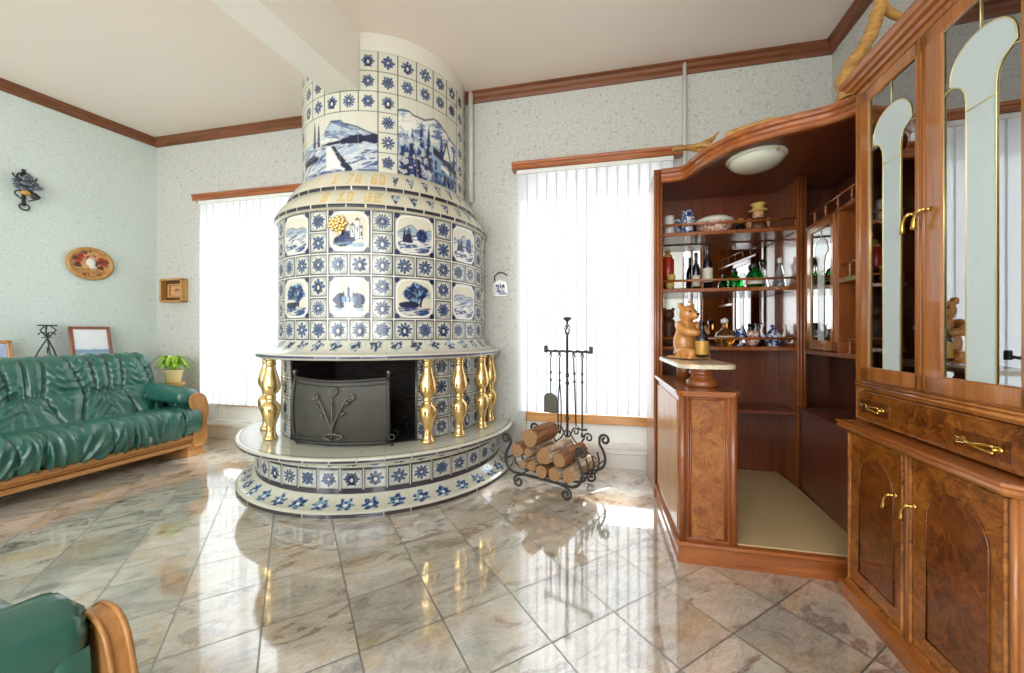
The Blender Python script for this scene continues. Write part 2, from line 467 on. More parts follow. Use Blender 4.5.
# ---------------------------------------------------------------- room
CEIL = 3.23
BL = Vector((-3.908, 4.183)); BR = Vector((2.346, 2.786))
TH = R(12.6)                                   # the back wall runs away to the left by this angle
E1 = Vector((math.cos(TH), -math.sin(TH))); E2 = Vector((math.sin(TH), math.cos(TH)))
LW = Vector((-.37, -.929)).normalized(); RW = Vector((-.2706, -.9627)).normalized()
REAR = -2.4
FL = BL + LW*((BL.y-REAR)/-LW.y); FR = BR + RW*((BR.y-REAR)/-RW.y)
BACKLEN = (BR-BL).length

def ngon(pts, z0, z1):
    return MB().prism([(p[0], p[1]) for p in pts], z0, z1)
def grow(p, d): return p
out = .32
c = (BL+BR+FL+FR)/4
big = [c+(p-c)*1.12 for p in (FL, FR, BR, BL)]
struct(ngon(big, -.12, 0).build('floor', M['floor']))
struct(ngon(big, CEIL, CEIL+.15).build('ceiling', M['ceil']))

def wall(name, p0, p1, mat, holes=(), th=.3):
    """inner face from p0 to p1 (room on the right hand of travel is inside... left normal is outside)"""
    d = (p1-p0); L = d.length; rz = math.atan2(d.y, d.x)
    xs = sorted({0, L} | {h[0] for h in holes} | {h[1] for h in holes})
    zs = sorted({0, CEIL} | {h[2] for h in holes} | {h[3] for h in holes})
    vs = []; idx = {}
    m = MB()
    def solid(i, j):
        if not (0 <= i < len(xs)-1 and 0 <= j < len(zs)-1): return False
        cx, cz = (xs[i]+xs[i+1])/2, (zs[j]+zs[j+1])/2
        return not any(h[0] < cx < h[1] and h[2] < cz < h[3] for h in holes)
    def q(a, b, c_, d_): m.add([a, b, c_, d_], [(0, 1, 2, 3)], False)
    for i in range(len(xs)-1):
        for j in range(len(zs)-1):
            if not solid(i, j): continue
            x0, x1, z0, z1 = xs[i], xs[i+1], zs[j], zs[j+1]
            q((x0, 0, z0), (x1, 0, z0), (x1, 0, z1), (x0, 0, z1))
            q((x1, th, z0), (x0, th, z0), (x0, th, z1), (x1, th, z1))
            if not solid(i-1, j): q((x0, th, z0), (x0, 0, z0), (x0, 0, z1), (x0, th, z1))
            if not solid(i+1, j): q((x1, 0, z0), (x1, th, z0), (x1, th, z1), (x1, 0, z1))
            if not solid(i, j-1): q((x0, th, z0), (x1, th, z0), (x1, 0, z0), (x0, 0, z0))
            if not solid(i, j+1): q((x0, 0, z1), (x1, 0, z1), (x1, th, z1), (x0, th, z1))
    o = m.build(name, mat, None, (p0.x, p0.y, 0), rz)
    return struct(o)
W1 = (.62, 1.99, .15, 2.47); W2 = (4.10, 5.29, .15, 2.47)     # window openings along the back wall
wall('wall_back', BL, BR, M['paper'], (W1, W2))
wall('wall_left', FL, BL, M['paper_left'])
wall('wall_right', BR, FR, M['paper'])
rl = (FL-FR).length
RH = [(.4, 2.4, .3, 2.95), (2.7, 4.7, .3, 2.95), (5.0, 7.0, .3, 2.95)]  # unseen openings added behind the camera, enlarged to let in fill light
wall('wall_rear', FR, FL, M['paper'], RH)

# crown moulding
def crown(name, p0, p1):
    d = p1-p0
    prof = [(0, 0), (0, -.085), (-.012, -.085), (-.018, -.06), (-.034, -.045), (-.04, -.02), (-.055, -.012), (-.055, 0)]
    m = MB().sweep(prof, [(0, 0), (d.length, 0)], CEIL-.001)
    return struct(fix_normals(m.build(name, M['trim'], None, (p0.x, p0.y, 0), math.atan2(d.y, d.x))))
crown('trim_1', FL, BL); crown('trim_2', BL, BR); crown('trim_3', BR, FR)
BW = R(-12.6)                                   # back wall frame: x along the wall, y into it, origin at BL
BLc = (BL.x, BL.y, 0)
def bw(x, y, z): p = BL + E1*x + E2*y; return (p.x, p.y, z)

# ceiling beam that runs into the stove
bd = R(72.4)
# its end follows the round of the drum
_c = Vector((-1.0862, 3.3553)); _d = Vector((math.cos(bd), math.sin(bd))); _n = Vector((-_d.y, _d.x)); _o = Vector((-1.235, 2.575))-_d*4.0
def _hit(y):
    p = _o+_n*y-_c; b_ = p.dot(_d); return -b_-math.sqrt(b_*b_-p.length_squared+.676**2)-.002
m = MB().prism([(0, -.118), (_hit(-.118), -.118)]+[(_hit(-.118+.236*k/8), -.118+.236*k/8) for k in range(1, 8)]+[(_hit(.118), .118), (0, .118)], 2.815, CEIL+.01)
struct(m.build('beam', M['beam'], None, (-1.235-math.cos(bd)*4.0+.0, 2.575-math.sin(bd)*4.0, 0), bd))

# windows: a deep opening with marble sill, panel, wooden bottom rail, white frame and glass
def window(n, w):
    x0, x1, z0, z1 = w
    root = bpy.data.objects.new('window_%d' % n, None); COL.objects.link(root); struct(root)
    root.location = BLc; root.rotation_euler = (0, 0, BW)
    m = MB()
    m.box(x0, x0+.07, .18, .25, z0, z1); m.box(x1-.07, x1, .18, .25, z0, z1); m.box(x0, x1, .18, .25, z1-.07, z1)
    xm = (x0+x1)/2; m.box(xm-.035, xm+.035, .18, .25, z0, z1); m.box(x0, x1, .19, .25, z0, z0+.16)
    m.build('window_frame', M['white'], root)
    MB().box(x0, x1, .155, .25, z0+.16, z0+.24, .006).build('window_rail', M['oak'], root)
    MB().box(x0+.04, x1-.04, .215, .221, z0+.2, z1-.04, .001).build('window_pane', M['pane'], root)
    MB().box(x0-.06, x1+.06, -.03, .2, z0-.035, z0+.004, .008).build('window_sill', M['slab'], root)
    MB().box(x0-.06, x1+.06, -.012, .005, 0, z0-.035, .002).build('apron', M['white'], root)
window(1, W1); window(2, W2)

def blinds(label, x0, x1, z0, z1):
    t = thing('vertical_blind', label, 'blinds', BLc, BW, 'vertical fabric blinds over the windows')
    MB().box(x0-.01, x1+.01, -.075, -.035, z1, z1+.035, .004).build('headrail', M['white'], t)
    n = int(round((x1-x0)/.0815)); pitch = (x1-x0)/n
    for i in range(n):
        cx = x0+pitch*(i+.5)
        w = .050; ang = R(3 + .6*math.sin(i*2.1))
        V = np.zeros((2, 9, 3))
        for k in range(9):
            a = -1+2*k/8
            bow = .006*(1-a*a)
            px = cx + a*w*math.cos(ang); py = -.055 + a*w*math.sin(ang) - bow
            V[0, k] = (px, py, z0); V[1, k] = (px, py, z1)
        s = grid('slat', V, M['blind'], t)
    pts = [(x0+pitch*(i+.5)+dx, -.055+(.006 if dx else 0), z0+.012-abs(dx)*.0) for i in range(n) for dx in (0,)]
    MB().tube(pts, .0022, 5).build('bottom_chain', M['white'], t)
    return t
blinds('white vertical blind, half hidden behind the tiled stove, left window', .675, 1.93, .37, 2.45)
blinds('white vertical blind between stove and wooden bar, right window', 4.07, 5.30, .44, 2.45)
def cornice(label, x0, x1):
    prof = [(-.084, 0), (-.088, .006), (-.088, .018), (-.082, .024), (-.086, .032), (-.096, .042), (-.098, .056), (-.094, .064), (.0, .064), (.0, 0)]
    m = MB().sweep([(a, b) for a, b in prof], [(x0, 0), (x1, 0)], 2.487)
    o = fix_normals(m.build('curtain_cornice', M['barx'], None, BLc, BW))
    return tag(o, label, 'cornice', 'wooden cornices over the blinds')
cornice('red-brown wooden cornice over the blind left of the stove', .600, 2.03)
cornice('red-brown wooden cornice over the blind between stove and bar', 4.022, 5.369)

# heating pipes
def pipe(label, x, z0, r=.022):
    m = MB().tube([(x, -.035, z0), (x, -.035, CEIL-.001)], r, 12)
    for z in (z0+.35, CEIL-.12): m.box(x-.008, x+.008, -.04, 0, z, z+.02, .002)
    return tag(m.build('heating_pipe', M['pipe'], None, BLc, BW), label, 'pipe', 'white pipes on the back wall')
pipe('white vertical wall pipe close to the right side of the stove', 3.640, 2.256)
pipe('white vertical wall pipe above the bar beside the right blind', 5.395, 0, .014)

# ---------------------------------------------------------------- camera and light
cam = bpy.data.cameras.new('camera'); co = bpy.data.objects.new('camera', cam); COL.objects.link(co)
F = 380.0
cam.sensor_width = 36; cam.sensor_fit = 'HORIZONTAL'; cam.lens = F/1024*36
cam.shift_y = -3.0/1024; cam.clip_start = .02
co.location = (0, 0, 1.1); co.rotation_euler = (PI/2, 0, 0)
S.camera = co

w = bpy.data.worlds.new('daylight'); S.world = w; w.use_nodes = True
nt = w.node_tree; bg = nt.nodes['Background']
tc = nt.nodes.new('ShaderNodeTexCoord'); sx = nt.nodes.new('ShaderNodeSeparateXYZ'); rp = nt.nodes.new('ShaderNodeValToRGB')
nt.links.new(tc.outputs['Generated'], sx.inputs[0]); nt.links.new(sx.outputs[2], rp.inputs[0]); nt.links.new(rp.outputs[0], bg.inputs[0])
rp.color_ramp.elements[0].position = 0.0; rp.color_ramp.elements[0].color = (.80, .82, .84, 1)
rp.color_ramp.elements[1].position = .6; rp.color_ramp.elements[1].color = (.80, .90, 1, 1)
bg.inputs[1].default_value = WORLD
sun = bpy.data.lights.new('sun', 'SUN'); so = bpy.data.objects.new('sun', sun); COL.objects.link(so)
sun.energy = SUN; sun.angle = R(9); sun.color = (1, .95, .88)
so.rotation_euler = Vector((-.42, -.80, -.52)).to_track_quat('-Z', 'Y').to_euler()
so.location = (3, 8, 5)
def portal(p, rz, w_, h):
    l = bpy.data.lights.new('daylight_portal', 'AREA'); l.shape = 'RECTANGLE'; l.size = w_; l.size_y = h
    l.cycles.is_portal = True
    o = bpy.data.objects.new('daylight_portal', l); COL.objects.link(o); o.location = p; o.rotation_euler = (R(90), 0, rz)
# an area light shines along its -Z; turned by 90 deg about X it shines along +Y of its frame
for wd in (W1, W2):
    portal(bw((wd[0]+wd[1])/2, .29, (wd[2]+wd[3])/2), BW+PI, wd[1]-wd[0], wd[3]-wd[2])
dr = (FL-FR).normalized(); rr = math.atan2(dr.y, dr.x)
for h in RH:
    p = FR + dr*((h[0]+h[1])/2)
    portal((p.x, p.y-.28, (h[2]+h[3])/2), rr+PI, h[1]-h[0], h[3]-h[2])
vs = S.view_settings
S.display_settings.display_device = 'sRGB'
vs.view_transform = 'Standard'; vs.look = 'None'; vs.gamma = 1; vs.use_curve_mapping = False; vs.exposure = EXPO
S.cycles.use_denoising = True
S.cycles.max_bounces = 10; S.cycles.diffuse_bounces = 6; S.cycles.transparent_max_bounces = 12
S.cycles.sample_clamp_indirect = 8
S.cycles.caustics_reflective = False; S.cycles.caustics_refractive = False
# ---------------------------------------------------------------- tiled stove, painted tile by tile
CX, CZ = -1.0862, 3.3553
GAP = .19                                        # stove axis to wall
def hsh(a, b=0, c=0):
    x = np.sin(a*127.1 + b*311.7 + c*74.7)*43758.5453
    return x - np.floor(x)
def vn(x, y, s=0):
    xi = np.floor(x); yi = np.floor(y); xf = x-xi; yf = y-yi
    ux = xf*xf*(3-2*xf); uy = yf*yf*(3-2*yf)
    a = hsh(xi, yi, s); b = hsh(xi+1, yi, s); c_ = hsh(xi, yi+1, s); d = hsh(xi+1, yi+1, s)
    return (a*(1-ux)+b*ux)*(1-uy)+(c_*(1-ux)+d*ux)*uy
def fbm(x, y, s=0):
    return .5*vn(x, y, s)+.27*vn(x*2.1, y*2.1, s+3)+.15*vn(x*4.3, y*4.3, s+5)+.08*vn(x*8.7, y*8.7, s+9)
def ss(a, b, x):
    t = np.clip((x-a)/(b-a), 0, 1); return t*t*(3-2*t)
def lay(C, col, m):
    m = np.clip(m, 0, 1)
    C += (np.array(col)-C)*m[..., None]; return C
CREAM = np.array(srgb(212, 211, 194)[:3]); GREY = np.array(srgb(166, 164, 152)[:3]); WHITE = np.array(srgb(238, 236, 226)[:3])
NAVY = np.array(srgb(20, 28, 64)[:3]); BLUE = np.array(srgb(42, 70, 124)[:3]); SKYB = np.array(srgb(134, 166, 196)[:3])
LINE = np.array(srgb(40, 42, 52)[:3]); BROWN = np.array(srgb(84, 70, 58)[:3]); GOLDP = np.array(srgb(212, 180, 104)[:3])

def flower(C, u, v, seed, k=1.0):
    """blue flower motif centred in a tile, u,v in [-1,1]; seed array"""
    rho = np.hypot(u, v)/k; ph = np.arctan2(v, u)
    n = np.choose((hsh(seed, 1)*4).astype(int) % 4, [4, 5, 6, 8])
    rot = np.where(hsh(seed, 2) > .5, PI/2, PI/4)
    w = np.cos(n*(ph-rot))
    r1 = .44+.2*w+.07*np.cos(2*n*ph+seed)
    lf = np.abs(np.sin(n*(ph-rot)/2))**6          # thin leaves between the petals
    noise = vn(u*6+seed*3.1, v*6, 4)
    lay(C, SKYB, ss(.03, -.03, rho-(.5+.22*lf))*ss(.25, .5, rho)*.75*(.5+.5*(noise > .35)))
    lay(C, BLUE, ss(.04, -.04, rho-(.5+.24*lf))*(lf > .45)*.95)
    lay(C, NAVY, ss(.05, -.05, rho-r1)*(.8+.2*noise))
    lay(C, BLUE, ss(.05, -.05, rho-r1*.8)*ss(.5, .65, noise)*.8)
    lay(C, SKYB, ss(.03, -.03, np.abs(rho-r1*.62)-.03)*.4)
    lay(C, WHITE, ss(.04, -.02, rho-.1)*(hsh(seed, 5) > .45)*.8)
    vase = hsh(seed, 7) > .72                      # some tiles show a vase instead of a rosette
    ell = np.hypot(u/.3, (v+.12)/.42)
    lay(C, NAVY, ss(.1, -.1, ell-1)*vase*.9)
    lay(C, WHITE, ss(.1, -.1, np.hypot(u/.13, (v+.1)/.2)-1)*vase*.8)
    lay(C, NAVY, ss(.03, -.03, np.abs(v+.52)-.05)*(np.abs(u) < .3)*vase)
    return C

def conifer(C, u, v, x, b, h, w, col=NAVY, a=1.0):
    t = (v-b)/h
    wid = w*(1-t)*(.65+.35*np.abs(np.sin(t*17)))+.01
    return lay(C, col, ss(.015, -.015, np.abs(u-x)-wid)*(t > 0)*(t < 1)*a)

def scene_paint(C, u, v, kind, s):
    """small blue landscape inside a framed tile"""
    n = fbm(u*3+s*7, v*3+s, 1); st = fbm(u*2+v*3, v*13-u*3+s, 2)
    lay(C, np.array(srgb(222, 216, 196)[:3]), np.ones_like(u)*.8)
    if kind in ('mountain', 'lake'):
        h = .25+.3*np.exp(-((u+.05+.1*s)/.35)**2)+.12*np.sin(u*5+s*4)+.12*(fbm(u*4+s, u*0, 3)-.5)
        m = ss(.02, -.02, v-h)
        lay(C, SKYB, m*(.4+.5*st)); lay(C, BLUE, m*ss(.5, .7, st)*.8); lay(C, NAVY, ss(.045, 0, np.abs(v-h))*.8)
        h2 = -.1+.12*np.sin(u*4+s*9)+.15*(n-.5)
        lay(C, WHITE, ss(.02, -.02, v-h2)*.8)
        lay(C, BLUE, ss(.02, -.02, v-h2)*ss(.48, .62, st)*.8)
        if kind == 'lake':
            for x, hh in ((-.62, .85), (-.48, .7), (-.36, .95), (-.26, .6)): conifer(C, u, v, x, -.45, hh, .13)
            e = np.hypot((u-.42)/.36, (v-.02)/.48)+.5*(n-.5)
            lay(C, BLUE, ss(.1, -.1, e-.9)); lay(C, NAVY, ss(.1, -.1, e-.9)*ss(.5, .6, fbm(u*9, v*9, 8)))
        lay(C, BLUE, ss(-.45, -.6, v)*ss(.45, .6, st)*.8)
    elif kind == 'castle':
        lay(C, NAVY, ss(.08, -.05, np.hypot((u+.3)/.55, (v+.55)/.3)-1+.6*(n-.5)))
        lay(C, BLUE, ss(.08, -.05, np.hypot((u+.05)/.5, (v+.35)/.38)-1+.7*(n-.5))*.9)
        lay(C, NAVY, ss(.08, -.05, np.hypot((u+.1)/.5, (v+.4)/.36)-1+.7*(n-.5))*ss(.42, .55, fbm(u*8, v*8, 21)))
        lay(C, SKYB, ss(.1, -.1, np.abs(v+.75)-.12)*ss(.4, .6, st))
        for (x0, x1, z0, z1) in ((.08, .34, -.3, .3), (.34, .62, -.45, .6), (.62, .78, -.5, .2)):
            b = (u > x0)*(u < x1)*(v > z0)*(v < z1)
            lay(C, WHITE, b*1.0); lay(C, SKYB, b*ss(.5, .65, st)*.7)
            lay(C, LINE, b*((np.abs(u-x1) < .04) | (np.abs(u-x0) < .02))*.8)
            tri = (np.abs(u-(x0+x1)/2) < (x1-x0)*.62*(1-(v-z1)/.2))*(v >= z1)*(v < z1+.2)
            lay(C, LINE, tri*.8)
            lay(C, LINE, (np.abs(u-(x0+x1)/2) < .035)*(np.abs(v-(z0+z1)/2) < .09)*.9)
    elif kind == 'palace':
        lay(C, SKYB, ss(.03, -.03, np.abs(v+.62)-.16)*(np.abs(u) < .82)*.7)
        for sg in (-1, 1):
            e = np.hypot((u-sg*.56)/.32, (v+.12)/.34)+.7*(n-.5)
            lay(C, BLUE, ss(.1, -.1, e-1)); lay(C, NAVY, ss(.1, -.1, e-1)*ss(.38, .5, fbm(u*8, v*8, 6)))
        b = (np.abs(u) < .62)*(v > -.3)*(v < .05)
        lay(C, SKYB, b*.8*(np.abs(u) < .4)); lay(C, NAVY, b*(np.sin(u*26) > .55)*(np.abs(u) < .42)*.9)
        for x, w_, t in ((0, .085, .55), (-.27, .05, .3), (.27, .05, .3)):
            lay(C, BLUE, (np.abs(u-x) < w_)*(v > 0)*(v < t-.15))
            lay(C, LINE, (np.abs(u-x) < w_*1.1*(1-(v-t+.15)/.25))*(v >= t-.15)*(v < t+.1))
        lay(C, WHITE, (np.abs(u) < .1+(-.3-v)*.7)*(v < -.3)*1.0)
        lay(C, NAVY, ss(.1, -.1, np.hypot((np.abs(u)-.5)/.28, (v+.5)/.12)-1)*.9)
    else:                                            # old trees
        e = np.hypot((u-.05)/.72, (v-.3)/.5)+.9*(n-.5)
        lay(C, SKYB, ss(.1, -.1, e-1.05)); lay(C, BLUE, ss(.1, -.1, e-1)*ss(.42, .52, fbm(u*6, v*6, 6)))
        lay(C, NAVY, ss(.1, -.1, e-1)*ss(.5, .58, fbm(u*9+3, v*9, 7)))
        lay(C, NAVY, ss(.02, -.02, np.abs(u-.42-.1*np.sin(v*4))-.07)*(v < .3)*(v > -.5))
        lay(C, NAVY, ss(.05, -.05, np.hypot((u+.3)/.55, (v+.38)/.2)-1+.6*(n-.5)))
        lay(C, BLUE, ss(-.5, -.6, v)*ss(.35, .6, st))
    return C

def framed(C, u, v, e, kind, s):
    """big framed tile: dark border, grey ground, blue corner ornaments, cream rounded window"""
    lay(C, GREY, np.ones_like(u)*.75)
    q = (np.abs(u)**4+np.abs(v)**4)
    cr = np.hypot(np.abs(u)-.86, np.abs(v)-.86)
    lay(C, BLUE, ss(.17, .1, cr)); lay(C, NAVY, ss(.09, .04, np.abs(cr-.08))*.8)
    C2 = np.tile(CREAM, u.shape+(1,)).astype(float)
    uu, vv = u/.82, v/.82
    scene_paint(C2, uu, vv, kind, s)
    inn = ss(.62, .58, q)
    lay(C, WHITE, ss(.72, .66, q))
    C += (C2-C)*(ss(.5, .44, q))[..., None]
    lay(C, SKYB, ss(.035, .0, np.abs(q-.7))*.5)
    return C

def cyl(name, prof, paint, parent, dth=.3, relief=None, lim=None, mat='glaze'):
    """surface of revolution about the stove axis, cut off at the wall, coloured by paint(theta, z, row)"""
    prof = np.array(prof, float)
    def th_lim(r):
        h = 90+np.degrees(np.arcsin(np.minimum(.99, GAP/r)))-.6
        return -12.6-h, -12.6+h
    lo, hi = th_lim(prof[:, 0])
    if lim is not None: lo = np.full_like(lo, lim[0]); hi = np.full_like(hi, lim[1])
    n = max(3, int((hi.max()-lo.min())/dth))
    t = np.linspace(0, 1, n)
    T = lo[:, None]+(hi-lo)[:, None]*t[None, :]
    Rr = np.repeat(prof[:, :1], n, 1).copy(); Z = np.repeat(prof[:, 1:2], n, 1)
    C = paint(T, Z, Rr)
    if relief is not None: Rr += relief(T, Z)
    a = np.radians(T)
    V = np.stack([CX+Rr*np.sin(a)-LOC[0], CZ-Rr*np.cos(a)-LOC[1], Z], -1)
    o = grid(name, V[::-1], M[mat], parent, C[::-1])
    return o
def densify(pts, step=.004):
    out = []
    for (a, b) in zip(pts[:-1], pts[1:]):
        d = math.hypot(b[0]-a[0], b[1]-a[1]); n = max(1, int(d/step))
        for i in range(n): out.append((a[0]+(b[0]-a[0])*i/n, a[1]+(b[1]-a[1])*i/n))
    out.append(pts[-1]); return out

LOC = (CX, CZ)
stove = thing('tiled_stove', 'big round fireplace stove covered in blue and white painted tiles with gilded balusters', 'fireplace', (CX, CZ, 0))

# --- body tiles
UB, ZB, HB = 9.75, 1.921, .145
BIG = {(-2, 0): 'mountain', (-1, 0): 'mountain', (0, 0): 'castle', (1, 0): 'lake', (2, 0): 'lake', (-1, 1): 'trees', (0, 1): 'palace', (1, 1): 'trees', (2, 1): 'mountain', (-2, 1): 'lake'}
def cells_body(T, Z, big=True, z0=None, u0=10.2):
    p = (T-u0)/UB; g = np.floor(p/3); q = p-g*3
    row = np.floor(((z0 or ZB)-Z)/HB); rr = np.mod(row, 3)
    isb = (q >= 1)*(rr < 2) if big else np.zeros_like(q, bool)
    cu = np.where(isb, 2*((q-1)/2)-1, 2*(p-np.floor(p))-1)
    fz = ((z0 or ZB)-Z)/HB
    cv = np.where(isb, 1-2*((fz-(row-rr))/2), 1-2*(fz-row))
    hw = np.radians(UB)*.845/2*np.where(isb, 2, 1); hh = HB/2*np.where(isb, 2, 1)
    e = np.minimum((1-np.abs(cu))*hw, (1-np.abs(cv))*hh)
    sid = np.where(isb, g*13+row-rr+500, np.floor(p)*17+row*5.0)
    return cu, cv, e, isb, sid, g+1, np.floor(row/3)
def tile_ring(C, u, v, sid):
    lay(C, GREY, np.ones_like(u)*.8)
    rho = np.hypot(u, v)
    cr = np.hypot(np.abs(u)-.86, np.abs(v)-.86)
    lay(C, BLUE, ss(.16, .1, cr)*.35)
    lay(C, CREAM, ss(.84, .8, rho)); lay(C, SKYB, ss(.04, .01, np.abs(rho-.82))*.4)
    return flower(C, u, v, sid, 1.02)
def paint_body(T, Z, Rr, big=True, z0=None):
    u, v, e, isb, sid, g, rb = cells_body(T, Z, big, z0)
    C = np.tile(CREAM, u.shape+(1,)).astype(float)
    Cs = tile_ring(C.copy(), u, v, sid)
    C[~isb] = Cs[~isb]
    if big:
        for gi in range(-3, 5):
            for ri in range(0, 2):
                m = isb*(g == gi)*(rb == ri)
                if not m.any(): continue
                kind = BIG.get((gi, ri), 'mountain')
                jj, ii = np.where(m)
                sl = (slice(jj.min(), jj.max()+1), slice(ii.min(), ii.max()+1))
                Cb = framed(np.tile(CREAM, u[sl].shape+(1,)).astype(float), u[sl], v[sl], e[sl], kind, (gi*3+ri*5) % 7*.31)
                mm = m[sl]; sub = C[sl]; sub[mm] = Cb[mm]; C[sl] = sub
    lay(C, LINE, ss(.0115, .0095, e)); lay(C, WHITE, ss(.0042, .003, e))
    return C
cyl('body_drum', densify([(.845, 1.921), (.845, 1.051)]), paint_body, stove, .28,
    lambda T, Z: -.003*ss(.004, .002, cells_body(T, Z)[2]))

# --- upper drum
UU, ZU, HU, U0, RU = 11.6, 3.103, .143, 0.0, .672
def cells_up(T, Z):
    p = (T-U0)/UU; col = np.floor(p); fz = (ZU-Z)/HU; row = np.floor(fz)
    left = (col <= -1)*(col >= -4)*(row >= 3) | (col == 0)*(row >= 3)
    left = (col >= -4)*(col <= 0)*(row >= 3)
    right = (col >= 2)*(col <= 5)*(row >= 2)
    far = (col <= -6)*(row >= 2)*(col >= -9)
    mur = left | right | far
    u = np.where(left, (p+4)/5*2-1, np.where(right, (p-2)/4*2-1, np.where(far, (p+9)/4*2-1, 2*(p-col)-1)))
    v = np.where(left, 1-2*(fz-3)/3, np.where(right | far, 1-2*(fz-2)/4, 1-2*(fz-row)))
    w_ = np.radians(UU)*RU
    eu = (1-np.abs(u))*w_/2*np.where(left, 5, np.where(right | far, 4, 1))
    ev = (1-np.abs(v))*HU/2*np.where(left, 3, np.where(right | far, 4, 1))
    ei = np.minimum((.5-np.abs(p-col-.5))*w_, (.5-np.abs(fz-row-.5))*HU)   # hidden joints inside the pictures
    return u, v, np.minimum(eu, ev), left, right | far, col*7+row*3.3, ei
def mural_left(C, u, v):
    n = fbm(u*4, v*4, 1); st = fbm(u*3-v*2, v*14+u*5, 2)
    x = u
    h = .18+.42*ss(-.35, -.05, x)*ss(1.15, .2, x)+.1*ss(-.1, -.02, x)*ss(.3, .2, x)+.08*(fbm(x*5, x*0, 4)-.5)
    m = ss(.02, -.02, v-h)
    lay(C, WHITE, m*.7); lay(C, SKYB, m*(.35+.5*st)); lay(C, BLUE, m*ss(.5, .66, fbm(u*5+v*5, v*6, 7))*.75)
    lay(C, NAVY, ss(.05, .01, np.abs(v-h))*ss(-.25, 0, x)*.85)
    lay(C, WHITE, ss(.06, -.06, np.hypot((x+.15)/.36, (v-.02)/.16)-1)*.7)
    tr = -.02+.12*ss(-.1, .9, x)                    # row of trees
    lay(C, NAVY, ss(.03, -.03, np.abs(v-tr)-(.05+.1*ss(-.2, .6, x))*(.6+.6*vn(x*14, x*0, 5)))*ss(-.35, -.2, x))
    lay(C, NAVY, ss(.03, -.03, np.abs(v+.1-.02*np.sin(x*8))-.035*(.4+vn(x*18, x*0, 6)))*ss(-.15, -.25, x)*.8)
    f = ss(-.06, -.14, v)
    lay(C, WHITE, f*.7); lay(C, SKYB, f*(.2+.5*ss(.4, .65, fbm(u*2+v*2.4, v*9-u*6, 8))))
    lay(C, BLUE, f*ss(.52, .64, fbm(u*3+v*3, v*10-u*6, 9))*.9)
    lay(C, NAVY, ss(.06, -.06, np.hypot((x+.72)/.34, (v+.4)/.12)-1+.8*(n-.5)))
    rd = -.08+.28*(-.1-v)**1.2 if False else -.05+.22*np.clip(-.1-v, 0, 1)
    wd = .05+.22*np.clip(-.1-v, 0, 1)
    lay(C, WHITE, f*ss(.03, -.03, np.abs(x-rd+.05)-wd)*.95)
    lay(C, NAVY, f*ss(.05, .0, np.abs(x-rd-wd-.02)-.02-.12*np.clip(-.25-v, 0, 1)*vn(x*9, v*9, 3)))
    lay(C, BLUE, ss(-.8, -.98, v)*ss(.35, .6, st))
    for xx, hh in ((-.52, .95), (-.38, .82)):
        lay(C, np.array(srgb(58, 60, 92)[:3]), ss(.012, -.012, np.abs(x-xx)-.052*(1-((v-.0)/hh)**2)*(.7+.3*vn(x*20, v*16, 2)))*(v > -.02)*(v < hh))
    return C
def mural_right(C, u, v):
    n = fbm(u*4, v*4, 11); st = fbm(u*4+v*4, v*9-u*4, 12)
    h = .62-.32*ss(.3, 1, u)+.1*np.sin(u*7+1)*.7+.14*(fbm(u*6, u*0, 13)-.5)
    m = ss(.02, -.02, v-h)
    lay(C, WHITE, m*.7); lay(C, SKYB, m*ss(.4, .6, st)*.8); lay(C, BLUE, m*ss(.55, .68, st)*.7); lay(C, NAVY, ss(.045, .01, np.abs(v-h))*.8)
    h2 = .2-.5*np.abs(u+.35)+.2*(n-.5)
    lay(C, SKYB, ss(.05, -.05, v-h2)*.8)
    for xx, b, hh, w_ in ((-.85, -1, 1.1, .2), (-.62, -1, 1.25, .22), (-.36, -1, 1.5, .2), (-.14, -.75, 1.2, .17), (-.75, -1, .8, .25), (-.45, -1, .8, .25)):
        conifer(C, u, v, xx, b, hh, w_, BLUE, .9); conifer(C, u+.02, v+.03, xx, b, hh*.9, w_*.6, NAVY, .85)
    lay(C, WHITE, ss(.05, -.02, fbm(u*9, v*9, 15)-.4)*(u < -.05)*(v < .1)*.55)
    b = (u > .05)*(u < .92)*(v > -.62+.0)*(v < -.2-.22*(u-.1))
    lay(C, SKYB, b*.9); lay(C, NAVY, b*(np.sin(u*22) > .2)*(v < -.38)*.8)
    rf = ss(.02, -.02, np.abs(v-(-.16-.36*(u-.1)))-.1)*(u > .0)*(u < .98)
    lay(C, np.array(srgb(50, 48, 74)[:3]), rf)
    tri = (np.abs(u-.5) < .34*(.25-v))*(v > -.25)*(v < .25)
    lay(C, WHITE, tri*.8); lay(C, LINE, ss(.05, .01, np.abs(np.abs(u-.5)-.34*(.25-v)))*(v > -.25)*(v < .25))
    for xx, b0, hh in ((.3, -.2, .55), (.85, -.4, .6)): conifer(C, u, v, xx, b0, hh, .09, BLUE)
    lay(C, WHITE, (np.abs(u-.45) < .16)*(np.abs(v+.52+.3*(u-.45)) < .06)*1.0)
    lay(C, BLUE, ss(-.62, -.7, v)*(u > -.1)*ss(.35, .6, fbm(u*12, v*5, 16))*.9)
    lay(C, NAVY, ss(-.62, -.7, v)*(u > -.1)*ss(.5, .6, fbm(u*14, v*7, 17))*.8)
    return C
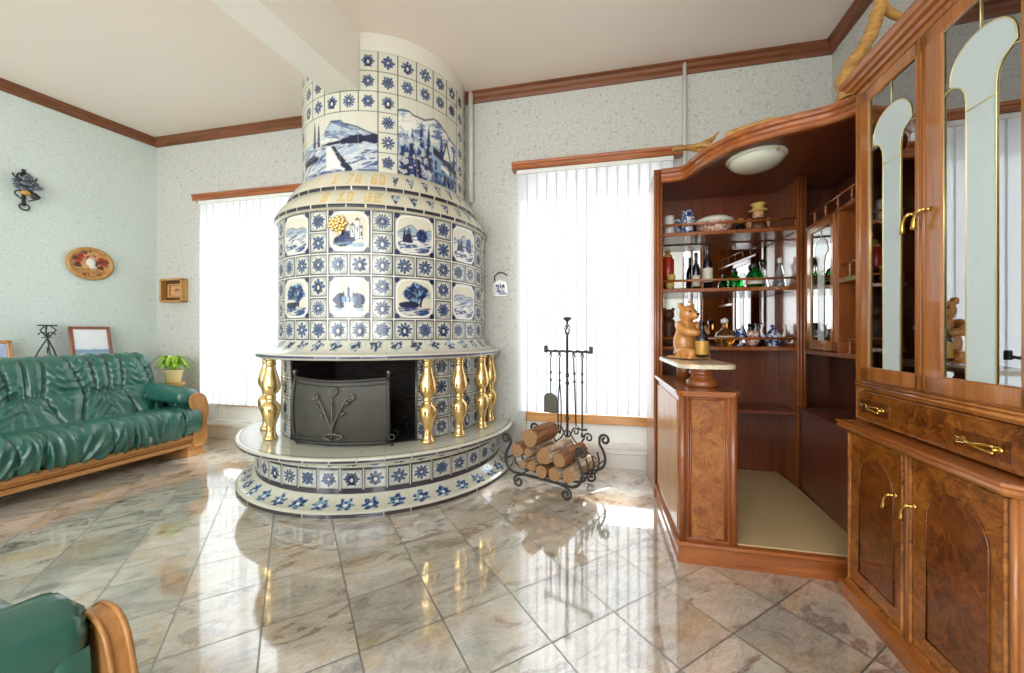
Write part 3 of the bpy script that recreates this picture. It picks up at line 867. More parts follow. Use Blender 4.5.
def paint_up(T, Z, Rr):
    u, v, e, left, right, sid, ei = cells_up(T, Z)
    C = np.tile(CREAM, u.shape+(1,)).astype(float)
    Cs = flower(C.copy(), u, v, sid+41, .95)
    lay(Cs, CREAM, np.ones_like(u)*.0)
    Cl = mural_left(np.tile(CREAM, u.shape+(1,)).astype(float), u, v)
    Cr = mural_right(np.tile(CREAM, u.shape+(1,)).astype(float), u, v)
    o = ~(left | right)
    C[o] = Cs[o]; C[left] = Cl[left]; C[right] = Cr[right]
    lay(C, GREY, ss(.0022, .0012, ei)*.5)
    lay(C, np.array(srgb(96, 92, 74)[:3]), ss(.0046, .0032, e))
    white = Z > ZU
    C[white] = np.array(srgb(226, 222, 210)[:3])
    return C
cyl('upper_drum', densify([(RU, ZU), (RU, 2.245)], .0042), paint_up, stove, .32,
    lambda T, Z: -.002*ss(.004, .002, cells_up(T, Z)[2]))
cyl('plaster_neck', densify([(RU+.002, CEIL-.001), (RU, CEIL-.012), (RU-.002, CEIL-.03), (RU-.002, ZU-.002)], .03),
    lambda T, Z, Rr: np.tile(np.array(srgb(224, 221, 208)[:3]), T.shape+(1,)), stove, 2)

# --- glyphs for the gilded writing on the collar
GLY = {'1': ('.X.', 'XX.', '.X.', '.X.', 'XXX'), '7': ('XXX', '..X', '.X.', '.X.', 'X..'), 'A': ('.X.', 'X.X', 'X.X', 'XXX', 'X.X'), '6': ('.XX', 'X..', 'XXX', 'X.X', 'XXX'),
       '0': ('XXX', 'X.X', 'X.X', 'X.X', 'XXX'), '8': ('XXX', 'X.X', 'XXX', 'X.X', 'XXX'), '2': ('XXX', '..X', 'XXX', 'X..', 'XXX'), ' ': ('...',)*5, '.': ('...', '...', '...', '...', '.X.')}
def glyphs(C, T, v, text, t0, dt, col=GOLDP, a=.85):
    for i, ch in enumerate(text):
        x = (T-t0-i*dt)/(dt*.72)*3; y = (1-v)/2*5
        for r_ in range(5):
            for c_ in range(3):
                if GLY[ch][r_][c_] == 'X':
                    lay(C, col, ss(.62, .48, np.maximum(np.abs(x-c_-.5), np.abs(y-r_-.5)))*a)
    return C
def paint_collar(text, t0, dt, zb, zt, tflow, seed):
    def f(T, Z, Rr):
        C = np.tile(np.array(srgb(210, 204, 180)[:3]), T.shape+(1,)).astype(float)
        UT = 8.4; p = (T+.2)/UT; k = np.floor(p); u = 2*(p-k)-1; v = 2*(Z-zb)/(zt-zb)-1
        sh = (T > tflow)
        vv = v+.1
        tul = ss(.06, -.06, np.abs(u)-.62*(.5+.8*vv))*(np.abs(vv) < .55)
        lay(C, SKYB, tul*sh*.6); lay(C, NAVY, tul*sh*ss(.4, .55, vn(u*6+k*5, v*6, seed))*.9)
        lay(C, GOLDP, ss(.1, -.1, np.hypot(u/.4, v/.4)-1)*(~sh)*ss(.5, .6, vn(u*5+k*3, v*5, seed+2))*(T < t0-2)*.6)
        glyphs(C, T, v*1.7, text, t0, dt)
        e = (1-np.abs(u))*UT
        lay(C, WHITE, ss(.25, .1, e)*.6)
        band = ss(zb+.012, zb+.008, Z)*ss(zb-.016, zb-.012, Z)
        lay(C, LINE, band*ss(.35, .5, e)); lay(C, WHITE, band*ss(.5, .35, e))
        return C
    return f
def arc(p0, p1, bulge, n=14):
    out = []
    for i in range(n+1):
        t = i/n; x = p0[0]+(p1[0]-p0[0])*t; z = p0[1]+(p1[1]-p0[1])*t
        nx, nz = -(p1[1]-p0[1]), (p1[0]-p0[0]); l = math.hypot(nx, nz)
        b = bulge*4*t*(1-t); out.append((x+nx/l*b, z+nz/l*b))
    return out
cyl('collar', densify(arc((.672, 2.25), (.775, 2.105), .012)+[(.779, 2.10), (.779, 2.082), (.772, 2.076)]),
    paint_collar('1 7A 60', -11.5, 4.1, 2.092, 2.245, 20, 3), stove, .32)
cyl('collar', densify(arc((.768, 2.08), (.862, 1.956), .014)+[(.866, 1.95), (.866, 1.934), (.858, 1.925), (.842, 1.918)]),
    paint_collar('8 10 62', -12.5, 4.0, 1.944, 2.076, 14, 8), stove, .32)

# --- mantel
def paint_mantel(T, Z, Rr):
    C = np.tile(CREAM, T.shape+(1,)).astype(float)
    UT = 8.5; p = (T+.1)/UT; k = np.floor(p); u = 2*(p-k)-1; v = 2*(Z-.965)/(1.057-.965)-1
    rho = np.hypot(u/(.66+.25*v), (v-.15)/.8); ph = np.arctan2(v, u)
    m = ss(.1, -.1, rho-(.82+.18*np.cos(5*ph+k)))
    lay(C, SKYB, m*.6*(Z > .965)); lay(C, NAVY, m*ss(.42, .55, vn(u*5+k*7, v*4, 2))*(Z > .965)*.9)
    lay(C, GREY, ss(.02, .008, 1-np.abs(u))*.7)
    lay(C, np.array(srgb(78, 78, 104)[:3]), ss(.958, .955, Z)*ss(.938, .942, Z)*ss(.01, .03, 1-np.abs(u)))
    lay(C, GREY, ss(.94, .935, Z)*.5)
    return C
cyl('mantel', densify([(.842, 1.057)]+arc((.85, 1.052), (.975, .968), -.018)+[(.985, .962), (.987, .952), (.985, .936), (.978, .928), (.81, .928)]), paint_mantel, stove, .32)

# --- fire chamber wall with the opening
OPN = (-34.6, 30.6)
ZS = .354
def paint_fw(T, Z, Rr): return paint_body(T, Z, Rr, False, .93)
lo = -12.6-(90+math.degrees(math.asin(GAP/.82)))+.6; hi = -12.6+90+math.degrees(math.asin(GAP/.82))-.6
cyl('chamber_wall', densify([(.82, .928), (.82, ZS)], .0045), paint_fw, stove, .32, lim=(lo, OPN[0]))
cyl('chamber_wall', densify([(.82, .928), (.82, ZS)], .0045), paint_fw, stove, .32, lim=(OPN[1], hi))
def pol(r, th): a = R(th); return (r*math.sin(a), -r*math.cos(a))
m = MB()
ths = [OPN[0]+(OPN[1]-OPN[0])*i/16 for i in range(17)]
p0, p1 = pol(.82, OPN[0]), pol(.82, OPN[1]); q0, q1 = pol(.44, OPN[0]-18), pol(.44, OPN[1]+18)
for a, b in ((p0, q0), (q0, q1), (q1, p1)):
    m.add([(a[0], a[1], ZS), (b[0], b[1], ZS), (b[0], b[1], .928), (a[0], a[1], .928)], [(0, 1, 2, 3)], False)
m.add([(p0[0], p0[1], .927), (q0[0], q0[1], .927), (q1[0], q1[1], .927), (p1[0], p1[1], .927)], [(0, 1, 2, 3)], False)
m.build('fire_chamber', M['brick'], stove)
m = MB()
arcp = [pol(.822, t) for t in ths]
m.prism(arcp+[q1, q0], ZS, ZS+.006)
for k in range(7):
    x = -.24+.08*k; m.tube([(x, -.62, ZS+.05), (x, -.30, ZS+.05)], .008, 6)
for y in (-.6, -.34): m.tube([(-.28, y, ZS+.04), (.28, y, ZS+.04)], .009, 6)
for x in (-.26, .26):
    for y in (-.6, -.34): m.tube([(x, y, ZS), (x, y, ZS+.04)], .009, 6)
m.build('fire_grate', M['iron'], stove)
m = MB()                                            # metal edge round the opening
m.tube([pol(.824, OPN[1])+(z,) for z in (ZS, .93)], .008, 6); m.build('opening_edge', M['steel'], stove)
m = MB(); m.tube([pol(.824, OPN[0])+(z,) for z in (ZS, .93)], .008, 6); m.build('opening_edge', M['steel'], stove)

# --- hearth slab and base
def paint_slab(T, Z, Rr):
    C = np.tile(CREAM*1.02, T.shape+(1,)).astype(float)
    UT = 8.4; p = (T+.2)/UT; u = 2*(p-np.floor(p))-1
    e = (1-np.abs(u))*np.radians(UT)*Rr/2
    top = Z > .3525
    lay(C, GREY, ss(.003, .0015, e)*.6)
    lay(C, GREY, top*ss(.004, .002, np.abs(Rr-.95))*.6)
    lay(C, np.array(srgb(140, 136, 140)[:3]), top*ss(.005, .003, np.abs(Rr-1.07)))
    lay(C, np.array(srgb(54, 52, 72)[:3]), ss(.342, .339, Z)*ss(.322, .325, Z)*ss(.002, .004, e))
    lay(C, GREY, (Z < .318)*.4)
    return C
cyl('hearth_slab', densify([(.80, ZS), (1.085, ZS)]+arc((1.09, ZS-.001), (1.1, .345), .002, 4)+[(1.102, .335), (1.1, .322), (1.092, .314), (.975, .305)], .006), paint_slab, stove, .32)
UBS = 8.4
def paint_base(T, Z, Rr):
    C = np.tile(CREAM, T.shape+(1,)).astype(float)
    p = (T-.6)/UBS; k = np.floor(p); u = 2*(p-k)-1
    v = 2*(Z-.122)/(.252-.122)-1
    inn = (np.abs(v) < 1)
    e = np.minimum((1-np.abs(u))*np.radians(UBS)*.49, (1-np.abs(v))*.065)
    Ct = np.tile(CREAM, T.shape+(1,)).astype(float)
    dia = hsh(k, 9) > .5
    rho = np.where(dia, (np.abs(u)+np.abs(v))*.88, np.hypot(u, v))
    lay(Ct, GREY, np.ones_like(u)*.5)
    lay(Ct, CREAM, ss(.86, .82, rho)); lay(Ct, SKYB, ss(.05, .02, np.abs(rho-.84))*.6)
    flower(Ct, u, v, k*3.7+60, 1.0)
    lay(Ct, np.array(srgb(50, 44, 52)[:3]), ss(.0095, .0075, e)); lay(Ct, WHITE, ss(.003, .002, (1-np.abs(u))*np.radians(UBS)*.49))
    C[inn] = Ct[inn]
    up = Z > .254                                    # narrow scroll frieze
    vf = (Z-.280)/.022
    sq = ss(.15, -.1, np.abs(vf+.3*np.cos(u*4))-.35*(1-np.abs(u)**1.5))*(np.abs(u) < .7)
    lay(C, np.array(srgb(70, 78, 112)[:3]), up*sq*ss(.25, .5, vn(u*7+k*3, vf*2, 4)))
    lay(C, np.array(srgb(62, 56, 66)[:3]), ss(.004, .002, np.abs(Z-.256))*1.0)
    lay(C, np.array(srgb(62, 56, 66)[:3]), ss(.122, .118, Z)*ss(.088, .094, Z)*ss(.004, .008, 1-np.abs(u)))
    return C
cyl('base_ring', densify([(.98, .308), (.98, .09)]), paint_base, stove, .28)
def paint_plinth(T, Z, Rr):
    C = np.tile(CREAM, T.shape+(1,)).astype(float)
    UT = 8.4; p = (T+.5)/UT; k = np.floor(p); u = 2*(p-k)-1; v = 2*(Rr-.99)/(1.085-.99)-1
    e = (1-np.abs(u))
    n = vn(u*6+k*9, v*5, 3)
    rho = np.hypot(u/.66, v/.86); ph = np.arctan2(v, u)
    m = ss(.12, -.12, rho-(.86+.2*np.cos(6*ph+k)+.3*(n-.5)))*(Z > .034)
    lay(C, np.array(srgb(96, 150, 186)[:3]), m*.8); lay(C, np.array(srgb(26, 58, 116)[:3]), m*ss(.35, .5, n)); lay(C, WHITE, ss(.1, 0, rho-.2)*(Z > .034))
    lay(C, np.array(srgb(200, 202, 170)[:3]), ss(.035, .015, e)*.8)
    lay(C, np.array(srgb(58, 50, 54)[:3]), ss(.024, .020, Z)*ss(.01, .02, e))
    return C
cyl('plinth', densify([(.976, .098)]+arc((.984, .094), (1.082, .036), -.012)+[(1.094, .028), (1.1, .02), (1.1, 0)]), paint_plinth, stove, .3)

# --- gilded balusters
bal = [(0.039, 0), (0.046, .006), (0.046, .016), (0.037, .024), (0.030, .05), (0.028, .08), (0.030, .10), (0.042, .14), (0.056, .18), (0.061, .215), (0.058, .24), (0.042, .262), (0.031, .272), (0.030, .285), (0.035, .29), (0.035, .30), (0.030, .305),
       (0.031, .318), (0.046, .33), (0.058, .355), (0.060, .385), (0.051, .43), (0.038, .475), (0.031, .505), (0.029, .522), (0.036, .527), (0.036, .536), (0.031, .54), (0.031, .556), (0.042, .562), (0.042, .576)]
for th in (-64.5, -42.0, 33.9, 50.0, 67.6, 83.6):
    x, y = pol(.914 if th < 80 else .905, th)
    b = MB().lathe(bal, 28, (x, y, ZS)).build('baluster', M['gold'], stove)
# --- gilded flower stuck to the castle tile
m = MB()
tx, ty = pol(.853, -4.2)
for k in range(26):
    a = 2.399*k; rr = .011*math.sqrt(k)*.95
    m.ell((tx+rr*math.cos(a)*1.15, ty-.012+.0004*k, 1.822+rr*math.sin(a)), (.014, .008, .012), 8, 5)
m.ell((tx+.02, ty-.008, 1.765), (.014, .008, .02), 8, 5)
g = m.build('gilded_flower', M['gold'], stove); g['label'] = 'gilded flower ornament on a picture tile'

# ---------------------------------------------------------------- fire screen
fs = thing('fire_screen', 'dark curved metal fire screen with flower motif in front of the fire opening', 'fire screen', (CX, CZ, ZS+.004))
A0, A1, RS = -26.5, 17.8, .862
n = 30
V = np.zeros((12, n, 3))
def zt(t): return .445-.018*math.sin(PI*t)
for j in range(12):
    for i in range(n):
        t = i/(n-1); th = A0+(A1-A0)*t
        x, y = pol(RS+.02*math.sin(PI*j/11), th)
        V[j, i] = (x, y, .02+(zt(t)-.02)*j/11)
grid('mesh_panel', V, M['mesh'], fs)
m = MB()
top = [(V[11, i][0], V[11, i][1]-.004, V[11, i][2]) for i in range(n)]
bot = [(V[0, i][0], V[0, i][1]-.004, V[0, i][2]) for i in range(n)]
m.tube(top, .011, 8); m.tube(bot, .011, 8)
for k in (0, n-1):
    m.tube([(V[j, k][0], V[j, k][1]-.003, V[j, k][2]) for j in range(12)], .013, 8)
m.tube([(p[0], p[1]-.003, p[2]-.035) for p in top], .004, 6); m.tube([(p[0], p[1]-.003, p[2]+.035) for p in bot], .004, 6)
m.build('screen_frame', M['iron'], fs)
for th in (A0, A1):
    x, y = pol(RS+.004, th)
    z = .44
    MB().lathe([(.009, 0), (.009, .03), (.014, .035), (.016, .045), (.012, .056), (.004, .06)], 12, (x, y, z)).build('finial', M['steel'], fs)
    f = MB(); f.tube([(x, y, .03), (x+.02, y-.02, .016), (x+.035, y-.035, .009)], .008, 6); f.tube([(x, y, .03), (x-.004, y+.012, .009)], .008, 6)
    f.tube([(x+.03+.018*math.cos(a), y-.03, .06+.018*math.sin(a)) for a in [2*PI*k/12 for k in range(12)]], .004, 6, True)
    f.build('foot', M['iron'], fs)
m = MB()
def scr(u, z, o=.018):                               # a point on the screen, u in degrees
    t = (z-.02)/.42; x, y = pol(RS+.02*math.sin(PI*min(1, max(0, t)))+o, u); return (x, y, z)
c0 = -5.5
def ring(u, z, r):
    dd = math.degrees(r/RS)
    m.tube([scr(u+dd*math.cos(a), z+r*math.sin(a)) for a in [2*PI*k/14 for k in range(14)]], .0045, 6, True)
m.tube([scr(c0-.4+.9*math.sin(t*3), .05+.29*t) for t in [k/10 for k in range(11)]], .005, 6)
m.tube([scr(c0-6.0*t**1.3, .1+.22*t) for t in [k/10 for k in range(11)]], .005, 6)
m.tube([scr(c0+6.6*t**1.3, .1+.22*t) for t in [k/10 for k in range(11)]], .005, 6)
ring(c0+.6, .365, .024); ring(c0+.6, .365, .010)
for (uu, zz) in ((c0-7.6, .328), (c0+8.0, .328)):
    ring(uu, zz, .02); ring(uu, zz, .008)
for (u1, z1, du) in ((c0-3, .19, -2.4), (c0-5.4, .25, -2.2), (c0+3.6, .2, 2.6), (c0+5.8, .27, 2.2), (c0-.3, .27, -1.6)):
    m.tube([scr(u1, z1), scr(u1+du*.5, z1+.022), scr(u1+du, z1+.03)], [.003, .008, .002], 6)
for sg in (-1, 1):
    m.tube([scr(c0+sg*(1+3.4*math.sin(t*PI*1.3)), .045+.075*t-.03*t*t) for t in [k/12 for k in range(13)]], .0045, 6)
m.build('flower_motif', M['steel'], fs)
# ---------------------------------------------------------------- display cabinet along the right wall
KO = (1.395, 1.611, 0); KR = R(-105.7)           # x runs along its front towards the room, y into it
cab = thing('display_cabinet', 'tall burl walnut cabinet with etched glass doors, drawer and lower doors along the right wall', 'cabinet', KO, KR)
KD = .585
m = MB()                                           # base plinth with mouldings
pb = [(0, 0), (.0, .045), (-.006, .05), (-.006, .058), (.006, .066), (.012, .074), (.012, .08), (.05, .08), (.05, 0)]
m.sweep([(-a, b) for a, b in pb], [(.0, KD), (.0, .0), (.70, .0), (.745, .045), (.745, KD)][::-1])
fix_normals(m.build('plinth', M['cabx'], cab))
m = MB()                                           # lower carcass
m.box(.015, .03, .02, KD, .075, .705); m.box(.725, .74, .06, KD, .075, .705); m.box(.015, .74, KD-.012, KD, .075, .705)
m.box(.015, .74, .04, KD, .075, .09); m.box(.015, .72, .022, .04, .69, .705)
m.prism([(.70, .018), (.738, .056), (.738, .075), (.69, .03)], .075, .705)
m.box(.344, .364, .02, .05, .08, .70)
for x in (.018, .346, .700):
    m.tube([(x+.008, .02, .08), (x+.008, .02, .70)], .008, 8)
m.tube([(.728, .045, .08), (.728, .045, .70)], .009, 8)
m.build('lower_carcass', M['cab'], cab)
m = MB()                                           # counter with moulded edge
pc = [(0, .0), (-.012, .004), (-.018, .014), (-.014, .022), (-.02, .028), (-.018, .036), (0, .036)]
m.sweep([(a*-1, b) for a, b in pc], [(.004, KD), (.004, .008), (.705, .008), (.745, .048), (.745, KD)][::-1], .70)
m.prism([(.006, KD), (.745, KD), (.745, .05), (.705, .01), (.006, .01)], .702, .735)
fix_normals(m.build('counter', M['cabx'], cab))
def brass_drop(parent, x, z, y):
    b = MB(); b.lathe([(.0, 0), (.009, .001), (.01, .004), (.004, .008), (.004, .02)], 12)
    b = MB()
    b.ell((x, y-.006, z), (.009, .006, .009), 10, 6); b.tube([(x, y-.004, z), (x, y-.022, z)], .0045, 8)
    b.tube([(x-.0, y-.022, z+.002), (x-.012, y-.026, z-.006), (x-.022, y-.027, z-.022), (x-.027, y-.026, z-.045), (x-.028, y-.025, z-.058)], [.0055, .005, .005, .0065, .008], 8)
    return fix_normals(b.build('handle', M['brass'], parent))
def low_door(x0, x1, hx):
    d = MB(); y = .012
    d.box(x0, x1, y+.006, .03, .078, .698, .003)
    for bx in ((x0, x0+.012, .078, .698), (x1-.012, x1, .078, .698), (x0, x1, .078, .09), (x0, x1, .686, .698)):
        d.box(bx[0], bx[1], y-.002, .02, bx[2], bx[3], .004)
    o = d.build('door', M['burl'], cab)
    a0, a1 = x0+.072, x1-.052
    cx = (a0+a1)/2; rr = (a1-a0)/2
    n = 20
    poly = [(a0, .148), (a1, .148)]+[(cx+rr*math.cos(PI*k/n), .53+rr*math.sin(PI*k/n)*.95) for k in range(n+1)]
    i = MB().prism(poly, y+.0045, y+.007, 'xz'); fix_normals(i.build('inlay', M['burl_dark'], o))
    t = MB().tube([(p, y+.0035, q) for p, q in poly], .0028, 6, True); t.build('inlay_bead', M['burl_dark'], o)
    brass_drop(o, hx, .545, y)
low_door(.022, .342, .318); low_door(.367, .698, .405)
# drawer and upper part
UY = .065
m = MB()
m.box(-.022, 0, UY, KD-.06, .735, 2.13); m.box(.735, .757, UY, KD-.06, .735, 2.13); m.box(-.022, .757, KD-.07, KD-.06, .735, 2.13)
m.box(-.022, .757, UY+.02, KD-.06, 2.10, 2.13); m.box(-.02, .755, UY+.02, KD-.06, .735, .742); m.box(0, .735, UY+.03, KD-.07, .885, .9)
m.box(-.022, .02, UY, UY+.022, .735, 2.13, .002); m.box(.715, .757, UY, UY+.022, .735, 2.13, .002); m.box(-.02, .755, UY+.001, UY+.02, .868, .908, .002); m.box(-.02, .755, UY+.001, UY+.02, 2.085, 2.13, .002)
m.box(.35, .38, UY+.006, UY+.03, .9, 2.1, .002)
for x in (-.016, -.004, .01): m.tube([(x, UY, .74), (x, UY, 2.10)], .0055, 8)
m.tube([(-.02, UY-.002, .884), (.75, UY-.002, .884)], .006, 8); m.tube([(-.02, UY-.002, .898), (.75, UY-.002, .898)], .004, 8)
m.build('upper_carcass', M['cab'], cab)
m = MB()
pk = [(0, 0), (-.014, .002), (-.018, .014), (-.03, .02), (-.034, .032), (-.044, .04), (-.05, .056), (-.05, .064), (0, .064)]
m.sweep([(-a, b) for a, b in pk], [(-.018, KD-.06), (-.018, UY+.004), (.75, UY+.004), (.75, KD-.06)][::-1], 2.118)
m.box(-.022, .752, UY, KD-.06, 2.12, 2.15)
fix_normals(m.build('cornice', M['cabx'], cab))
d = MB(); d.box(-.012, .745, UY-.004, UY+.018, .744, .866, .004)
for bx in ((-.012, .745, .744, .752), (-.012, .745, .858, .866), (-.012, -.004, .744, .866)): d.box(bx[0], bx[1], UY-.009, UY, bx[2], bx[3], .003)
dr = d.build('drawer', M['burl'], cab)
def bow(parent, x0, x1, z, y):
    plate = MB().box(x0-.03, x1+.025, y-.002, y+.001, z-.028, z+.026, .001); plate.build('inlay', M['burl_dark'], parent)
    b = MB(); w_ = x1-x0
    for x in (x0+.006, x1-.006): b.ell((x, y-.006, z), (.013, .006, .011), 10, 6); b.tube([(x, y, z), (x, y-.02, z)], .005, 8)
    for sg in (-1, 1):
        b.tube([(x0+w_*t, y-.02-.008*math.sin(PI*t), z+sg*.009*math.cos(PI*t)) for t in [k/12 for k in range(13)]], [.004+.002*math.sin(PI*k/12) for k in range(13)], 8)
    b.build('handle', M['brass'], parent)
bow(dr, .05, .165, .806, UY-.004); bow(dr, .505, .625, .793, UY-.004)
def glass_door(x0, x1, g0, g1, c, side, parent=cab, y=UY, z0=.908, z1=2.085, gz0=.965, gz1=2.03, k=1.0, mat='cab', knob=True):
    d = MB()
    for bx in ((x0, g0, z0, z1), (g1, x1, z0, z1), (x0, x1, z0, gz0), (x0, x1, gz1, z1)):
        d.box(bx[0], bx[1], y-.012, y+.006, bx[2], bx[3], .004)
    r_ = .004
    for q, off in ((.006, -.014), (.0, -.01)):
        a0, a1, b0, b1 = x0+q+.004, x1-q-.004, z0+q+.004, z1-q-.004
    d.tube([(x0+.006, y-.012, z0+.006), (x1-.006, y-.012, z0+.006), (x1-.006, y-.012, z1-.006), (x0+.006, y-.012, z1-.006)], r_, 6, True)
    o = d.build('door', M[mat], parent)
    MB().box(g0-.002, g1+.002, y-.004, y-.001, gz0-.002, gz1+.002, .0005).build('glass', M['cabglass'], o)
    cw = .046*k; dw = .102*k; zb = 1.79 if k == 1 else gz1-.19
    L = [(c-cw, gz0), (c-cw, zb-.02), (c-cw-.004*k, zb+.005), (c-cw-.018*k, zb+.03), (c-dw+.012*k, zb+.046)]
    D = [(c-dw*math.cos(PI*t), zb+.055+.1*k*math.sin(PI*t)**.8) for t in [i/14 for i in range(15)]]
    Rr = [(2*c-p, q) for p, q in L[::-1]]
    poly = L+D+Rr
    fix_normals(MB().prism(poly, y-.0055, y-.0042, 'xz').build('etched_panel', M['etched'], o))
    ld = MB(); yy = y-.006
    ld.tube([(p, yy, q) for p, q in poly[:-1]+[poly[-1]]], .0017*k**.5, 6)
    ld.tube([(c, yy, gz1), (c, yy, zb+.055+.1*k)], .0017, 6)
    ld.tube([(c-cw, yy, zb-.05), (c+cw, yy, zb-.05)], .0022, 6)
    ld.tube([(g0, yy, zb+.036), (g0+.012*k, yy, zb+.045), (c-dw+.012*k, yy, zb+.046)], .0017, 6); ld.tube([(g1, yy, zb+.04), (c+dw-.012*k, yy, zb+.046)], .0017, 6)
    ld.tube([(g0, yy, gz0), (g1, yy, gz0), (g1, yy, gz1), (g0, yy, gz1)], .0022, 6, True)
    ld.build('leading', M['leading'], o)
    if knob: brass_drop(o, x1-.012 if side > 0 else x0+.03, 1.50, y-.012)
    return o
glass_door(.020, .352, .080, .325, .203, 1); glass_door(.362, .715, .438, .676, .562, -1)
m = MB()
for z in (1.35, 1.74): m.box(0, .735, UY+.05, KD-.07, z-.01, z+.01, .002)
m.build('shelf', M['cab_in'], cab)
ks = [c for c in cab.children if c.name.startswith('shelf')][0]
# split the two shelves into parts of their own
ks.data = MB().box(0, .735, UY+.05, KD-.07, 1.34, 1.36, .002).build('shelf_tmp', M['cab_in']).data
bpy.data.objects.remove(bpy.data.objects['shelf_tmp'])
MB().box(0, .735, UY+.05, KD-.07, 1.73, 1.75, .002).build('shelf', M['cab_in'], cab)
def kw_(x, y, z): c_, s_ = math.cos(KR), math.sin(KR); return (KO[0]+x*c_-y*s_, KO[1]+x*s_+y*c_, z)
# things standing inside the cabinet
def lathed(name, prof, mat, loc, label, cat, n=24, group=None):
    return tag(MB().lathe(prof, n).build(name, M[mat], None, loc), label, cat, group)
lathed('jar', [(.0, 0), (.036, 0), (.038, .01), (.038, .05), (.036, .052), (.036, .06), (.039, .062), (.039, .1), (.03, .106), (0, .108)], 'label_gold', kw_(.275, .16, .9005), 'round gilt jar at the bottom of the cabinet behind the first glass door', 'jar')
lathed('teacup', [(0, 0), (.02, 0), (.022, .006), (.03, .02), (.038, .05), (.04, .06), (.037, .06), (.03, .02), (0, .01)], 'label_gold', kw_(.30, .2, 1.7505), 'small gilt cup on the upper shelf inside the glass cabinet', 'cup')
lathed('vase', [(0, 0), (.024, 0), (.032, .03), (.03, .07), (.016, .1), (.02, .115), (.016, .115), (.012, .1), (0, .02)], 'china', kw_(.3, .3, 1.3605), 'small pale vase on the middle shelf inside the glass cabinet', 'vase')

# ---------------------------------------------------------------- corner bar
BO = (.797, 1.829, 0); BRZ = R(-12.6)
def bl(x, y, z): c_, s_ = math.cos(BRZ), math.sin(BRZ); return (BO[0]+x*c_-y*s_, BO[1]+x*s_+y*c_, z)
bar = thing('corner_bar', 'red-brown wooden corner bar unit with shelves, curved canopy, counter and carpeted floor', 'bar', BO, BRZ)
BD = 1.165
m = MB()
pp = [(0, 0), (0, .012), (.006, .018), (.006, .074), (-.002, .08), (-.006, .088), (.0, .098), (.02, .10), (.03, .10), (.03, 0)]
m.sweep([(-a, b) for a, b in pp], [(.0, .728), (.0, .012), (.012, .0), (.93, .0)][::-1])
m.box(.02, .61, .02, .72, 0, .096); m.box(.06, .93, .72, 1.13, 0, .096); m.box(.6, .93, .02, .8, 0, .096)
fix_normals(m.build('plinth', M['barx'], bar))
MB().prism([(.265, .03), (.815, .03), (.845, .30), (.885, .845), (.885, 1.12), (.07, 1.12), (.07, .74), (.265, .74)], .096, .106).build('carpet', M['carpet'], bar)
# counter
m = MB()
m.box(.014, .262, .02, .726, .10, .80, .002)
for x in (.026, .250): m.tube([(x, .024, .10), (x, .024, .80)], .018, 12)
for x in (.052, .062, .212, .222): m.tube([(x, .019, .115), (x, .019, .79)], .005, 8)
for z in (.118, .788): m.tube([(.05, .019, z), (.224, .019, z)], .005, 8)
m.build('counter', M['bar'], bar)
MB().box(.066, .208, .013, .022, .124, .782, .002).build('front_panel', M['bar_burl'], bar)
MB().box(.008, .016, .06, .68, .13, .77, .003).build('side_panel', M['oakz'], bar)
m = MB(); m.prism([(.002, .025), (.025, .0), (.25, .0), (.274, .025), (.274, .73), (.002, .73)], .80, .812); m.prism([(-.004, .022), (.022, -.006), (.254, -.006), (.28, .022), (.28, .73), (-.004, .73)], .812, .824)
m.build('counter_top', M['barx'], bar)
MB().lathe([(.07, 0), (.075, .008), (.075, .028), (.062, .04), (.05, .05), (.048, .058), (.06, .066), (.062, .074), (.054, .084), (.056, .1), (.066, .108)], 28, (.157, .20, .824)).build('pedestal', M['bar'], bar)
MB().lathe([(.05, 0), (.05, .108)], 20, (.15, .55, .824)).build('pedestal', M['bar'], bar)
pl = []
for (cx_, cy_, a0) in ((.19, .06, -90), (.19, .62, 0), (.09, .62, 90), (.09, .06, 180)):
    for k in range(7):
        a = R(a0+90*k/6); pl.append((cx_+.08*math.cos(a), cy_+.08*math.sin(a)))
m = MB(); m.prism(pl, .932, .948); m.prism([((x-.155)*.97+.155, (y-.33)*.985+.33) for x, y in pl], .948, .952)
m.build('marble_top', M['cream_marble'], bar)
# tall left side panel
m = MB()
m.box(.0, .046, .742, BD, 0, 2.19, .003)
for x in (.004, .022, .042): m.tube([(x, .742, .0), (x, .742, 2.195)], .011, 10)
m.box(-.008, .055, .73, .76, 0, .06, .004)
m.build('side_wall', M['bar'], bar)
MB().box(.05, 1.255, 1.135, 1.155, .10, 2.12, .001).build('back_panel', M['bar_dark'], bar)
MB().box(.085, .872, 1.128, 1.134, 1.03, 1.765, .001).build('mirror', M['mirror'], bar)
m = MB()
m.box(.888, .945, .845, .90, .10, 2.12, .004); m.box(.90, .93, .9, 1.134, .1, 2.12, .002)
for x in (.892, .91, .93): m.tube([(x, .846, .10), (x, .846, 2.12)], .01, 10)
m.build('post', M['bar'], bar)
for z, d in ((1.798, 'top'), (1.41, 'mid'), (1.012, 'low'), (.593, 'base')):
    MB().box(.048, .895, .85, 1.126, z-.026, z, .004).build('shelf', M['bar' if z > .6 else 'bar_dark'], bar)
    if z > .6:
        g = MB(); g.tube([(.055, .862, z+.055), (.89, .862, z+.055)], .008, 8)
        for x in (.06, .33, .60, .885): g.tube([(x, .862, z), (x, .862, z+.05)], .004, 6)
        g.build('gallery_rail', M['barx'], bar)
